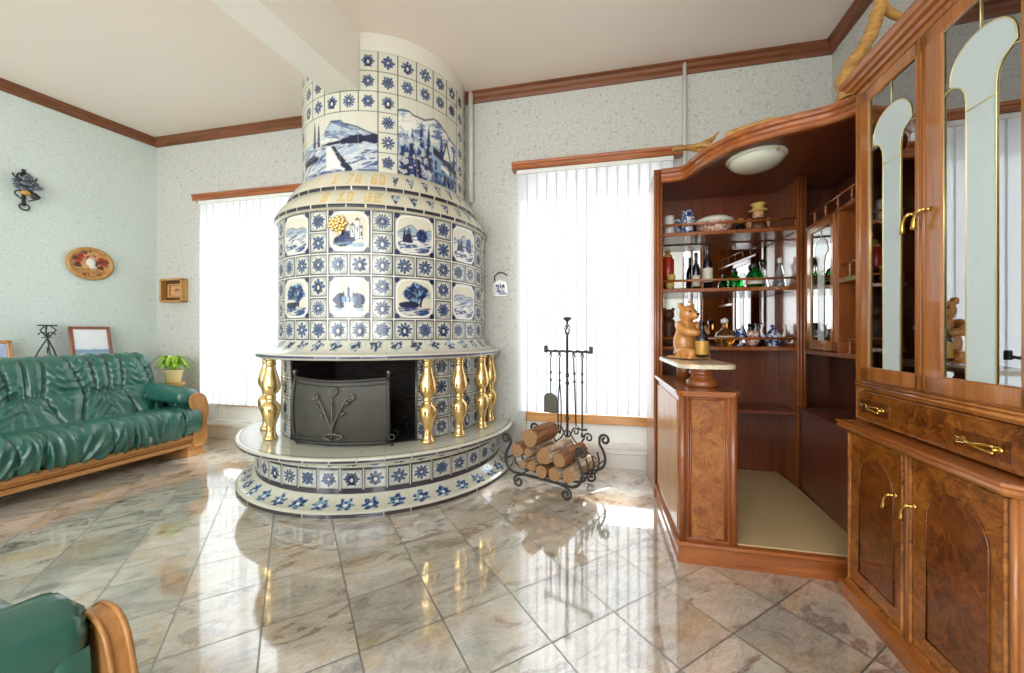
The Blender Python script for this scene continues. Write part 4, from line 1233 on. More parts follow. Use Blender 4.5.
# canopy
cp = [(.036, .712), (.10, .706), (.165, .69), (.203, .63), (.222, .55), (.268, .44), (.365, .305), (.47, .237), (.578, .188), (.68, .152), (.735, .115), (.785, .06)]
def catmull(P, n=6):
    out = []
    for i in range(len(P)-1):
        a, b, c_, d = P[max(i-1, 0)], P[i], P[i+1], P[min(i+2, len(P)-1)]
        for k in range(n):
            t = k/n
            out.append(tuple(.5*((2*b[j])+(-a[j]+c_[j])*t+(2*a[j]-5*b[j]+4*c_[j]-d[j])*t*t+(-a[j]+3*b[j]-3*c_[j]+d[j])*t**3) for j in range(len(b))))
    out.append(P[-1]); return out
cpath = catmull(cp)
m = MB()
prof = [(0, 0), (-.010, 0), (-.018, .008), (-.018, .022), (-.010, .030), (-.006, .040), (-.012, .052), (-.026, .058), (-.032, .068), (-.028, .082), (-.012, .09), (.02, .09), (.02, 0)]
m.sweep(prof, cpath, 2.096, smooth=False)
fix_normals(m.build('canopy_moulding', M['barx'], bar))
MB().prism([(x, y+.004) for x, y in cpath]+[(1.25, .05), (1.25, BD-.01), (.04, BD-.01)], 2.112, 2.17).build('canopy_board', M['bar_dark'], bar)
# right hand wall unit of the bar (x towards the room, y into the wall)
RU_M = Matrix.Translation((.898, .847, 0)) @ Matrix.Rotation(R(-95.7), 4, 'Z')
def ru():
    m = MB(); m.M = RU_M; return m
m = ru(); m.box(.0, .86, .0, .30, .10, .60, .003); m.build('low_panel', M['bar_dark'], bar)
m = ru(); m.box(-.01, .86, -.012, .30, .60, .625, .004); m.build('ledge', M['bar_dark'], bar)
m = ru(); m.box(-.29, .84, .30, .318, .10, 2.11, .001); m.build('back_panel', M['bar_dark'], bar)
m = ru(); m.box(.10, .84, .0, .30, .975, 1.0, .003); m.box(.10, .84, .0, .30, 1.735, 1.755, .003); m.box(.13, .145, .01, .30, 1.0, 1.735, .002); m.box(.49, .51, .0, .30, 1.0, 1.735, .002)
m.build('wall_cupboard', M['bar'], bar)
m = ru(); m.box(.51, .84, .0, .30, 1.36, 1.385, .003); m.build('shelf', M['bar'], bar)
def gallery(z, s0, s1, n):
    m = ru(); m.tube([(s0, .012, z+.07), (s1, .012, z+.07)], .006, 8)
    m.build('gallery_rail', M['barx'], bar)
    for i in range(n):
        s = s0+(s1-s0)*(i+.5)/n
        b = ru(); b.lathe([(.006, 0), (.007, .008), (.004, .014), (.008, .03), (.004, .05), (.006, .058), (.005, .066)], 10, (s, .012, z))
        b.build('gallery_post', M['barx'], bar)
gallery(1.755, .13, .82, 5); gallery(1.385, .52, .82, 2); gallery(1.0, .52, .82, 2)
dd = glass_door(.142, .492, .205, .445, .325, 1, bar, .0, 1.005, 1.735, 1.06, 1.69, .8, 'cab', False)
for o in [dd]+list(dd.children):
    if o is dd: o.matrix_local = RU_M
m = ru(); m.box(.15, .485, .05, .29, 1.36, 1.37, .001); m.build('shelf', M['cabglass'], bar)
# ---------------------------------------------------------------- lamp, bottles, cups and figures on the bar
lamp = thing('ceiling_lamp', 'shallow round opal glass lamp under the bar canopy', 'lamp', bl(.512, .475, 2.112))
MB().lathe([(.10, 0), (.150, 0), (.152, -.012), (.146, -.018), (.135, -.02)], 36).build('rim', M['opal'], lamp)
MB().lathe([(.14, -.016), (.132, -.036), (.108, -.056), (.07, -.07), (.03, -.076), (0, -.077)], 36).build('shade', M['opal'], lamp)
for a in (40, 160, 280): MB().ell((.146*math.cos(R(a)), .146*math.sin(R(a)), -.02), (.01, .01, .008), 8, 6).build('clip', M['brass'], lamp)
Z1, Z2, Z3 = 1.7985, 1.4105, 1.0125
YI = .985
def mug(loc, mat, h, r, label, cat='mug', hand=-90):
    t = thing('mug', label, cat, loc, R(hand))
    MB().lathe([(0, 0), (r*.85, 0), (r*.95, .008), (r, h*.4), (r*.96, h*.8), (r*1.02, h), (r*.9, h), (r*.86, h*.3), (0, .01)], 24).build('body', M[mat], t)
    MB().tube([(r*.9+.028*math.sin(PI*k/10), 0, h*.22+h*.58*k/10) for k in range(11)], .005, 8).build('handle', M[mat], t)
    return t
mug(bl(.125, YI-.05, Z1), 'china', .135, .036, 'white mug with gold trim at the left end of the top bar shelf', hand=100)
mug(bl(.195, YI+.04, Z1), 'delft', .13, .033, 'smaller blue patterned mug beside the white mug on the top shelf', hand=70)
mug(bl(.245, YI-.05, Z1), 'delft', .165, .038, 'tall blue and white mug on the top bar shelf', hand=-70)
t = thing('tureen', 'wide floral bowl with cream lid in the middle of the top bar shelf', 'bowl', bl(.43, YI, Z1))
MB().lathe([(0, 0), (.075, 0), (.08, .006), (.11, .04), (.122, .075), (.116, .075), (0, .02)], 32).build('bowl', M['floral'], t)
MB().lathe([(.126, .077), (.128, .085), (.122, .1), (.09, .118), (.05, .128), (0, .13)], 32).build('lid', M['opal'], t)
t = thing('figurine', 'small dark figurine with golden head on the top bar shelf beside the gnome', 'figurine', bl(.60, YI, Z1))
MB().lathe([(0, 0), (.03, 0), (.034, .02), (.026, .05), (.014, .07), (0, .075)], 16).build('body', M['black'], t)
MB().ell((0, 0, .088), (.022, .02, .022)).build('head', M['label_gold'], t)
t = thing('gnome', 'little gnome figure with wide yellow hat on the top bar shelf', 'figurine', bl(.705, YI-.02, Z1), R(-15))
MB().lathe([(0, 0), (.05, 0), (.056, .03), (.046, .07), (.03, .095), (0, .1)], 20).build('body', M['brown'], t)
h = MB(); h.ell((0, 0, .118), (.036, .034, .036)); h.ell((0, -.033, .112), (.009, .01, .009), 8, 6); h.build('head', M['skin'], t)
h = MB(); h.lathe([(.0, .138), (.058, .14), (.06, .147), (.036, .152), (.034, .178), (.05, .19), (.03, .2), (0, .198)], 20); h.build('hat', M['yellow'], t)
h = MB(); h.ell((-.055, -.01, .06), (.014, .018, .035)); h.build('arm', M['skin'], t); h = MB(); h.ell((.055, -.01, .06), (.014, .018, .035)); h.build('arm', M['skin'], t)
# second shelf
t = thing('tin', 'tall red tin with golden lid at the left end of the middle bar shelf', 'tin', bl(.13, YI+.03, Z2))
MB().lathe([(0, 0), (.042, 0), (.042, .23), (.03, .245), (0, .246)], 28).build('body', M['red'], t)
MB().lathe([(.03, .245), (.03, .262), (.016, .27), (.02, .285), (.012, .298), (0, .3)], 20).build('lid', M['label_gold'], t)
t = thing('figurine', 'little yellow animal figurine in front of the red tin', 'figurine', bl(.125, .905, Z2))
b = MB(); b.ell((0, 0, .035), (.03, .022, .035)); b.build('body', M['yellow'], t)
b = MB(); b.ell((.006, -.005, .084), (.03, .026, .026)); b.ell((-.016, 0, .105), (.008, .007, .01), 8, 6); b.ell((.026, 0, .105), (.008, .007, .01), 8, 6); b.build('head', M['yellow'], t)
def bottle(loc, prof, mat, label, cap=None, lab=None, rz=0, capmat='black', sy=1):
    t = thing('bottle', label, 'bottle', loc, rz)
    MB().lathe(prof, 24, sy=sy).build('glass_body', M[mat], t)
    if cap: MB().lathe(cap, 14).build('stopper', M[capmat], t)
    if lab:
        r, z0, z1 = lab; MB().lathe([(r, z0), (r+.0008, z0+.002), (r+.0008, z1-.002), (r, z1)], 24, sy=sy).build('label', M['label'], t)
    return t
def wine(r, h): return [(0, 0), (r, 0), (r, h*.55), (r*.85, h*.62), (r*.42, h*.72), (r*.38, h*.93), (r*.46, h*.94), (r*.46, h*.99), (0, h)]
bottle(bl(.325, YI+.05, Z2), wine(.028, .28), 'dark_glass', 'shorter dark bottle standing behind the labelled dark bottle', None, (.0285, .03, .11))
bottle(bl(.385, YI-.02, Z2), wine(.032, .315), 'dark_glass', 'tall dark bottle with a pale label on the middle bar shelf', None, (.0325, .05, .15))
flat = [(0, 0), (.036, 0), (.042, .02), (.042, .07), (.032, .1), (.012, .115), (.011, .135), (0, .136)]
bottle(bl(.572, YI+.03, Z2), [(r*.95, z*.9) for r, z in flat], 'g_green', 'short green bottle at the left of the green pair on the bar', [(.012, .12), (.014, .125), (.014, .15), (0, .152)])
bottle(bl(.676, YI-.04, Z2), [(r*1.25, z*1.1) for r, z in flat], 'g_green', 'broad green bottle with round seal and pale label on the bar', [(.013, .145), (.015, .15), (.015, .175), (0, .177)], (.053, .025, .055))
cone = [(0, 0), (.04, 0), (.042, .012), (.03, .07), (.014, .13), (.012, .155), (0, .156)]
bottle(bl(.757, YI+.04, Z2), cone, 'g_clear', 'clear conical decanter with large dark stopper on the bar', [(.01, .152), (.012, .158), (.022, .175), (.022, .195), (.01, .208), (0, .209)])
bottle(bl(.845, YI+.0, Z2), [(r*1.05, z*1.12) for r, z in cone], 'g_clear', 'clear conical decanter with pale stopper nearest the bar post', [(.01, .17), (.013, .178), (.013, .2), (.008, .21), (0, .211)], None, 0, 'china')
# third shelf
t = thing('figurine', 'brown carved figure on the lower bar shelf behind the wooden bear', 'figurine', bl(.135, YI+.02, Z3))
MB().lathe([(0, 0), (.05, 0), (.055, .03), (.046, .1), (.05, .15), (.035, .19), (0, .195)], 18).build('body', M['brown'], t)
b = MB(); b.ell((0, 0, .225), (.038, .036, .042)); b.ell((-.03, 0, .262), (.013, .01, .016), 8, 6); b.ell((.03, 0, .262), (.013, .01, .016), 8, 6); b.build('head', M['brown'], t)
bottle(bl(.495, YI-.02, Z3), [(0, 0), (.04, 0), (.06, .03), (.064, .06), (.05, .095), (.02, .115), (.016, .15), (.022, .155), (.02, .158), (0, .158)], 'g_amber', 'round amber decanter with glass stopper on the lower bar shelf', [(.012, .156), (.022, .165), (.022, .185), (0, .2)], (.0645, .05, .072), 0, 'china')
t = thing('egg_cup', 'small blue and white goblet left of the china figures on the lower bar shelf', 'cup', bl(.592, YI-.03, Z3))
MB().lathe([(0, 0), (.024, 0), (.024, .006), (.008, .02), (.008, .045), (.03, .07), (.034, .1), (.026, .122), (.022, .12), (0, .07)], 20).build('bowl', M['delft'], t)
t = thing('figurine', 'white china figurine between goblet and dark jug on the lower bar shelf', 'figurine', bl(.672, YI-.02, Z3))
b = MB(); b.ell((0, 0, .04), (.042, .03, .04)); b.ell((-.02, -.005, .085), (.024, .022, .026)); b.ell((.018, 0, .08), (.02, .018, .03)); b.build('body', M['floral'], t)
bottle(bl(.742, YI+.07, Z3), [(0, 0), (.03, 0), (.036, .03), (.034, .09), (.018, .125), (.02, .15), (.026, .16), (0, .155)], 'dark_glass', 'dark jug behind the blue china swan on the lower bar shelf')
t = thing('swan_vase', 'blue and white swan-necked vase near the post on the lower bar shelf', 'vase', bl(.792, YI-.03, Z3), R(-10))
b = MB(); b.lathe([(0, 0), (.035, 0), (.03, .012), (.05, .04), (.052, .07), (.03, .1), (.014, .12), (.018, .145), (.012, .145), (0, .1)], 24); b.build('body', M['delft'], t)
for sg in (-1, 1): MB().tube([(sg*.045, 0, .05), (sg*.068, 0, .075), (sg*.074, 0, .11), (sg*.066, 0, .135), (sg*.078, -.004, .148)], [.014, .011, .008, .008, .004], 10).build('neck', M['china'], t)
# carved bear hugging a bottle on the marble top
bz = .958
bear = thing('carved_bear', 'light carved wooden bear sitting on the marble bar top and hugging a bottle', 'figurine', bl(.135, .42, bz), R(30))
b = MB()
b.ell((0, .02, .09), (.068, .06, .095), 20, 14); b.ell((0, .015, .16), (.056, .05, .07), 20, 14)
b.ell((0, .0, .255), (.05, .05, .05), 20, 14); b.ell((0, -.045, .243), (.026, .034, .024), 16, 10); b.ell((0, -.075, .25), (.01, .008, .008), 10, 8)
for sg in (-1, 1):
    b.ell((sg*.04, .01, .302), (.019, .011, .021), 12, 8)
    b.ell((sg*.052, -.035, .035), (.03, .06, .03), 14, 10); b.ell((sg*.05, -.085, .03), (.024, .022, .03), 14, 10)
    b.tube([(sg*.05, .01, .195), (sg*.075, -.03, .17), (sg*.062, -.075, .15), (sg*.03, -.1, .145)], [.026, .026, .022, .02], 12)
    b.ell((sg*.026, -.1, .145), (.02, .018, .02), 12, 8)
b.ell((0, .085, .03), (.02, .025, .02), 10, 8); b.box(-.075, .075, -.1, .085, -.001, .012, .004)
bo = b.build('body', M['carved'], bear)
md = bo.modifiers.new('fuse', 'REMESH'); md.mode = 'VOXEL'; md.voxel_size = .0045; md.use_smooth_shade = True
sm = bo.modifiers.new('smooth', 'SMOOTH'); sm.iterations = 4; sm.factor = .5
for sg in (-1, 1): MB().ell((sg*.02, -.043, .268), (.006, .005, .006), 8, 6).build('eye', M['black'], bear)
MB().ell((0, -.081, .252), (.011, .006, .008), 10, 6).build('nose', M['black'], bear)
c_, s_ = math.cos(R(30)+BRZ), math.sin(R(30)+BRZ)
bear.rotation_euler = (0, 0, R(30)+BRZ)
bp = bl(.135, .42, bz)
bx, by = 0, -.108
bt = bottle((bp[0]+bx*c_-by*s_, bp[1]+bx*s_+by*c_, bz+.0135), [(0, 0), (.034, 0), (.035, .09), (.026, .125), (.013, .15), (.0125, .185), (.016, .188), (.015, .2), (0, .2)], 'dark_glass', 'black bottle with golden label held by the carved bear', None, None)
MB().lathe([(.0352, .012), (.0358, .015), (.0358, .085), (.0352, .088)], 24).build('label', M['label_gold'], bt)
# driftwood on top of the bar
def drift(label, main, r, branches=()):
    m = MB()
    m.tube(catmull(main, 5), [r[0]+(r[1]-r[0])*k/(5*(len(main)-1)) for k in range(5*(len(main)-1)+1)], 10)
    for b, rr in branches: 
        m.tube(catmull(b, 4), [rr*(1-.6*k/(4*(len(b)-1))) for k in range(4*(len(b)-1)+1)], 8)
    o = m.build('driftwood', M['drift'], None)
    md = o.modifiers.new('fuse', 'REMESH'); md.mode = 'VOXEL'; md.voxel_size = .005; md.use_smooth_shade = True
    tx_ = bpy.data.textures.new('knots', 'CLOUDS'); tx_.noise_scale = .05
    dm = o.modifiers.new('knots', 'DISPLACE'); dm.texture = tx_; dm.strength = .016; dm.texture_coords = 'GLOBAL'
    return tag(o, label, 'driftwood')
def pz(x, y, Z): return (Z*(x-512)/F, Z, 1.1+Z*(333.5-y)/F)
drift('tall curved piece of driftwood standing against the wall beside the cabinet top', [(1.572, 1.78, 2.195), (1.578, 1.80, 2.30), (1.625, 1.80, 2.40), (1.70, 1.81, 2.50), (1.735, 1.80, 2.62), (1.76, 1.80, 2.72)], (.034, .026),
      [([(1.745, 1.80, 2.66), (1.79, 1.80, 2.625), (1.84, 1.80, 2.60), (1.872, 1.80, 2.615)], .024), ([(1.555, 1.80, 2.205), (1.6, 1.85, 2.2)], .02)])
drift('small forked piece of driftwood at the left end of the bar canopy', [(1.47, 2.55, 2.20), (1.42, 2.56, 2.32), (1.33, 2.58, 2.375), (1.22, 2.60, 2.375), (1.10, 2.60, 2.36)], (.018, .02),
      [([(1.30, 2.58, 2.385), (1.36, 2.58, 2.42), (1.40, 2.58, 2.47)], .018), ([(1.47, 2.55, 2.20), (1.55, 2.6, 2.195)], .018), ([(1.2, 2.6, 2.37), (1.27, 2.6, 2.35), (1.36, 2.58, 2.36)], .016)])
drift('long low piece of driftwood lying along the curved canopy edge', [(1.22, 2.16, 2.212), (1.29, 2.09, 2.222), (1.37, 2.04, 2.225), (1.46, 2.0, 2.222), (1.58, 1.97, 2.212)], (.03, .022), [([(1.36, 2.02, 2.22), (1.39, 2.07, 2.25)], .012)])
# ---------------------------------------------------------------- green leather seats with wooden frames
def prof_pts(P, n):
    """resample a smooth curve through P (y,z) to n points, with outward normals"""
    Q = np.array(catmull([tuple(p) for p in P], 16)); d = np.r_[0, np.cumsum(np.hypot(*np.diff(Q, axis=0).T))]
    t = np.linspace(0, d[-1], n); y = np.interp(t, d, Q[:, 0]); z = np.interp(t, d, Q[:, 1])
    ty = np.gradient(y); tz = np.gradient(z); l = np.hypot(ty, tz)+1e-9
    return y, z, -tz/l, ty/l, t
def leather_sheet(name, x0, x1, P, disp, parent, n=96, step=.0065, taper=None):
    nx = int((x1-x0)/step)+2
    x = np.linspace(x0, x1, nx); y, z, ny_, nz_, t = prof_pts(P, n)
    X = np.repeat(x[None, :], n, 0); Y = np.repeat(y[:, None], nx, 1); Z = np.repeat(z[:, None], nx, 1); T = np.repeat((t/t[-1])[:, None], nx, 1)
    D = disp(X, T, Y, Z)
    Y = Y+ny_[:, None]*D; Z = Z+nz_[:, None]*D
    if taper is not None: X, Y, Z = taper(X, Y, Z)
    # closing caps: pull the two end rings to their centre
    V = np.stack([X, Y, Z], -1)
    c0 = V[:, :1].mean(0, keepdims=True).repeat(n, 0); c1 = V[:, -1:].mean(0, keepdims=True).repeat(n, 0)
    V = np.concatenate([c0, V, c1], 1)
    return grid(name, V, M['leather'], parent)
def groove(g, w=.007): return np.exp(-(g/w)**2)
def fold(x, t, s, fx, ft):
    return np.abs(vn(x*fx+s, t*ft, s)-.5)*2
def make_seat(name, label, cat, L, loc, rz, c0, Pd=.48):
    r = thing(name, label, cat, loc, rz)
    m = MB()
    m.box(-L+.05, -.05, .03, .85, .09, .20, .006)
    for z0, z1, y in ((.085, .118, -.006), (.122, .142, .014), (.146, .192, -.002)): m.box(-L+.03, -.03, y, .06, z0, z1, .007)
    m.build('frame', M['oak'], r)
    for x0 in (-.15, -L+.02):
        f = MB()
        for k in range(4): f.box(x0-.004*k, x0+.13+.004*k, .0-.004*k, .8, .072-.018*(k+1), .072-.018*k+.002, .003)
        f.box(x0, x0+.13, 0, .8, .07, .09, .003)
        f.build('foot', M['oak'], r)
    def rel(x, c): return np.mod(x-c+Pd/2, Pd)-Pd/2
    def d_seat(X, T, Y, Z):
        q = rel(X, c0-.17)
        g = np.minimum(np.abs(q-.06-.02*np.sin(T*3)), np.abs(q+.06))
        fr = np.clip(1.6-T*3.2, 0, 1)                      # the ruching lies on the front roll
        d = -.018*groove(g, .008)*np.clip(1.8-T*2.4, 0, 1)
        d += .013*np.clip(g/.07, 0, 1)**.5*fr
        slant = X*52+T*13*np.sign(q)+5*vn(X*6, T*3, 1)
        d += fr*.026*((1-np.abs(np.sin(slant)))**1.5-.3)*(.3+1.1*vn(X*9, T*5, 2))
        d += fr*.014*((1-np.abs(np.sin(slant*1.7+6*vn(X*11, T*7, 12))))**1.4-.3)*(vn(X*8+5, T*4, 13))
        d += .004*(fbm(X*9, T*6, 3)-.5)
        for e in (0, -L):
            ge = np.abs(X-e-(-.20 if e == 0 else .20))
            d -= .016*groove(ge, .01)*np.clip(1.6-T*2, 0, 1)
            d += .006*np.sin(T*150)*groove(ge+.0, .03)*fr*(np.abs(X-e) > .19)
            sm = np.clip((.2-np.abs(X-e))/.05, 0, 1)
            d = d*(1-sm)+sm*(-.002)
            d -= .05*np.clip(1-np.abs(X-e-(-.07 if e == 0 else .07))/.06, 0, 1)**2*(np.abs(X-e) < .07)
        return d
    leather_sheet('seat', -L+.05, -.05, [(.10, .19), (.0, .195), (-.045, .26), (-.055, .33), (-.03, .40), (.05, .44), (.2, .435), (.52, .40), (.62, .38)], d_seat, r, 110)
    zb = .63
    def d_back(X, T, Y, Z):
        q = rel(X, c0)
        up = np.clip((Z-zb)/.28, 0, 1); dn = np.clip((zb-Z)/.22, 0, 1)
        front = np.clip(1.45-T*1.6, 0, 1)
        e1 = .128*(1+.22*up+.45*dn**1.3)
        edge = np.minimum(np.abs(q-e1), np.abs(q+e1*(1+.25*up)))
        inn = np.where(up > 0, np.minimum(np.abs(q-.043*(1+.2*up)), np.abs(q+.043*(1+.5*up))), 9)
        g = np.minimum(edge, inn)
        d = -.017*groove(g, .008)*front + .024*np.clip(g/.06, 0, 1)**.6*front*np.clip(np.abs(Z-zb)/.08, .25, 1)
        band = (np.abs(q) < .128)*np.exp(-((Z-zb)/.02)**2)
        d += band*(-.012+.010*np.sin(q*2*PI/.02))*front
        sl = (1-np.abs(np.sin(X*34+Z*50*np.sign(q)+5*vn(X*7, Z*7, 4))))**1.4
        d += front*.018*(sl-.3)*np.clip(vn(X*8+3, Z*7, 5)*1.8-.3, 0, 1)
        rad = np.arctan2(q, np.abs(Z-zb)+.05)                    # folds fanning out of the gathered band
        d += front*.018*((1-np.abs(np.sin(rad*13+2*vn(X*9, Z*9, 14))))**1.4-.3)*np.exp(-np.abs(Z-zb)/.16)*(np.abs(q) < .15)*(Z < zb)
        w2 = np.abs(np.abs(q)-Pd/2)                              # wide smooth panel with drawn folds
        d += front*.010*np.sin(Z*80+6*vn(X*5, Z*4, 6))*np.exp(-((Z-zb)/.1)**2)*np.clip(1-w2/.1, 0, 1)
        for e in (0, -L): d -= .07*np.clip(1-np.abs(X-e-(-.05 if e == 0 else .05))/.10, 0, 1)**2
        return d
    def tp(X, Y, Z):
        k = np.clip((Z-.52)/.4, 0, 1)
        for e, sg in ((0, -1), (-L, 1)):
            dd = np.abs(X-e); X = X+sg*.02*k**1.0*np.clip(1-dd/.45, 0, 1)
        return X, Y, Z
    leather_sheet('backrest', -L+.05, -.05, [(.40, .39), (.44, .46), (.475, .55), (.52, .64), (.555, .75), (.59, .85), (.655, .905), (.74, .90), (.80, .84), (.82, .6), (.82, .2)], d_back, r, 130, taper=tp)
    # arms: padded roll, leather side, carved front board
    for e, sg in ((0, -1), (-L, 1)):
        n, k = 60, 40
        V = np.zeros((k, n, 3))
        ys = np.linspace(.03, .72, n)
        for j in range(k):
            a = 2*PI*j/(k-1)
            for i, yy in enumerate(ys):
                t = (yy-.03)/.69
                rx, rz_ = .085+.015*t, .072+.022*t
                cz = .530+.045*t
                en = min(1, (yy-.03)/.05+.72); eb = min(1, (.73-yy)/.05+.2)
                wr = .006*math.sin(a*18)*math.exp(-(yy-.03)/.04)+.006*(math.sin(yy*60+3*math.sin(a*3))*math.exp(-((a-PI)/1.2)**2))
                R_ = min(en, eb)
                V[j, i] = (e+sg*(.118+math.sin(a)*(rx*R_+wr)), yy, cz+math.cos(a)*(rz_*R_+wr))
        for jj in range(2):
            cc = V[:, 0].mean(0); r0 = V[:, :1].copy(); r0 = cc+(r0-cc)*(.6 if jj == 0 else .0); r0[..., 1] -= .022*(.7 if jj == 0 else .3)
            V = np.concatenate([r0, V], 1)
        grid('arm_pad', V if sg < 0 else V[::-1], M['leather'], r)
        n, k = 90, 24
        V = np.zeros((k, n, 3))
        for j in range(k):
            zz = .19+.33*j/(k-1)
            for i in range(n):
                yy = .035+.75*i/(n-1)
                f = .016*abs(math.sin(yy*52+2*math.sin(zz*9)))*(1 if yy > .09 else .1)-.012*math.exp(-((yy-.085)/.006)**2)
                V[j, i] = (e+sg*(.036-f-.014*math.sin(PI*j/(k-1))), yy, zz)
        grid('arm_side', V if sg > 0 else V[:, ::-1], M['leather'], r)
        b = MB()
        out_ = [(.02, .085), (.005, .13), (.0, .19), (.008, .25), (.002, .31), (-.012, .37), (-.01, .43), (.004, .485), (.024, .53), (.058, .553), (.10, .555)]
        inn = [(.128, .54), (.134, .52), (.125, .47), (.118, .42), (.115, .36), (.11, .25), (.11, .085)]
        po = catmull(out_, 4)+catmull(inn, 3)
        po = [(e+sg*p, q) for p, q in po]
        b.prism(po, -.01, .020, 'xz')
        b.tube([(p, -.01, q) for p, q in po], .0055, 6, True); b.tube([(p, .020, q) for p, q in po], .005, 6, True)
        fix_normals(b.build('arm_board', M['oakz'], r))
    return r
make_seat('sofa', 'green leather sofa with ruched cushions and oak frame along the left wall', 'sofa', 2.4, (-2.84, 3.527, 0), R(74), -.456)
make_seat('armchair', 'green leather armchair with carved oak arm board in the near left corner', 'armchair', .95, (-1.63, 1.06, 0), R(159.5), -.475)

# ---------------------------------------------------------------- left wall and ledge
LN = Vector((.929, -.37))
def lw(s, off, z): p = BL+LW*s+LN*off; return (p.x, p.y, z)
LWR = math.atan2(-LW.y, -LW.x)                    # local x towards the corner, y into the wall
struct(MB().box(-1.9, -.25, -.21, -.001, .83, .86, .004).build('trim_4', M['white'], None, (BL.x, BL.y, 0), LWR))
def on_left(name, s, z, label, cat, off=0): return thing(name, label, cat, lw(s, off, z), LWR)
# oval relief plaque
t = on_left('oval_plaque', .527, 1.776, 'round wooden plaque with carved relief on the left wall', 'plaque')
m = MB(); n = 40
rim = [(.165, -.002), (.17, -.02), (.16, -.034), (.148, -.036), (.135, -.026), (.128, -.012), (.128, -.002)]
vs = []; fs = []
for (q, d) in rim:
    for k in range(n): a = 2*PI*k/n; vs.append((q*math.cos(a), d, q*.94*math.sin(a)))
for i in range(len(rim)-1):
    for k in range(n): fs.append((i*n+k, i*n+(k+1) % n, (i+1)*n+(k+1) % n, (i+1)*n+k))
m.add(vs, fs); fix_normals(m.build('rim', M['pale_wood'], t))
m = MB(); m.prism([(.134*math.cos(2*PI*k/n), .126*math.sin(2*PI*k/n)) for k in range(n)], -.014, -.002, 'xz'); fix_normals(m.build('backing', M['relief'], t))
rnd = random.Random(3)
m = MB(); m.ell((.0, -.02, .012), (.034, .016, .042)); m.ell((.012, -.022, -.03), (.028, .016, .02)); m.build('relief_figure', M['china'], t)
for nm, mt, spots in (('relief_fruit', 'red', ((-.085, .02), (.075, .05), (.09, .01), (-.07, .06))), ('relief_leaf', 'brown', ((-.09, -.02), (.06, .02), (.07, -.03), (.1, .03), (-.1, .04))), ('relief_shell', 'pale_wood', ((-.03, -.075), (.03, -.08), (.075, -.065), (-.075, -.055)))):
    for x, z in spots: MB().ell((x, -.018, z), (.024, .014, .02), 12, 8).build(nm, M[mt], t)
# wrought iron and blue ornament
t = on_left('wall_ornament', .94, 2.36, 'blue and black wrought iron wall ornament high on the left wall', 'ornament')
m = MB(); m.box(-.012, .012, -.012, 0, -.15, .17, .003)
for sg in (-1, 1):
    m.tube([(sg*(.02+.05*k/12)*math.cos(k*.55), -.03, .10+.035*math.sin(k*.55)) for k in range(13)], .006, 6)
    m.tube([(sg*(.01+.06*math.sin(PI*k/10)), -.05-.03*math.sin(PI*k/10), -.02-.09*k/10) for k in range(11)], .006, 6)
m.tube([(.0+.028*math.cos(2*PI*k/16), -.02, -.16+.028*math.sin(2*PI*k/16)) for k in range(16)], .006, 6, True)
m.build('bracket', M['iron'], t)
for k in range(14):
    a = 2.4*k; q = .018*math.sqrt(k)
    b = MB(); b.ell((q*math.cos(a), -.06-.02*math.cos(k), .03+q*1.1*math.sin(a)), (.03, .012, .02), 10, 6, Matrix.Rotation(a, 3, 'Y')); b.build('leaf', M['silver_blue'], t)
MB().ell((-.01, -.08, -.05), (.03, .02, .022)).build('bud', M['label_gold'], t)
MB().ell((.04, -.07, -.06), (.028, .02, .03)).build('bud', M['iron'], t)
# pictures and candle holder on the ledge
def picture(s, w_, h, label, mat, prt):
    t = thing('picture_frame', label, 'picture', lw(s, .13, .862), 0)
    t.rotation_euler = Matrix.Rotation(LWR, 3, 'Z').to_euler()
    t.rotation_euler = (Matrix.Rotation(LWR, 3, 'Z') @ Matrix.Rotation(R(-14), 3, 'X')).to_euler()
    m = MB()
    for bx in ((-w_/2, -w_/2+.026, 0, h), (w_/2-.026, w_/2, 0, h), (-w_/2, w_/2, 0, .026), (-w_/2, w_/2, h-.026, h)): m.box(bx[0], bx[1], -.01, .012, bx[2], bx[3], .004)
    m.box(-w_/2+.01, w_/2-.01, .008, .012, .01, h-.01, .001)
    m.build('frame', M[mat], t)
    MB().box(-w_/2+.022, w_/2-.022, .002, .005, .022, h-.022, .001).build('print', M[prt], t)
    return t
picture(.55, .285, .312, 'wooden framed seascape leaning on the left wall behind the sofa, right of the candle holder', 'frame_wood', 'print')
picture(1.18, .30, .185, 'low wooden framed blue picture at the left edge behind the sofa', 'oak', 'print2')
t = on_left('candle_holder', .829, .861, 'black wrought iron candle holder with crossed legs behind the sofa', 'candle holder', .09)
m = MB()
for a in (30, 150, 270):
    c_, s_ = math.cos(R(a)), math.sin(R(a))
    m.tube([(.085*c_, .06*s_, 0), (.05*c_, .035*s_, .09), (0, 0, .2), (-.03*c_, -.02*s_, .235), (-.055*c_, -.03*s_, .27), (-.02*c_, -.015*s_, .305)], .0055, 6)
    m.tube([(.03*c_+.028*c_*math.cos(k*.5), .02*s_, .225+.024*math.sin(k*.5)) for k in range(11)], .0045, 6)
m.lathe([(.055, .305), (.06, .308), (.06, .316), (.05, .316)], 20)
m.tube([(0, 0, .06), (0, 0, .12)], .005, 6)
m.build('stand', M['iron'], t)
MB().lathe([(0, .0), (.022, .0), (.026, .03), (.018, .05), (0, .052)], 16).build('candle_cup', M['pale_wood'], t)

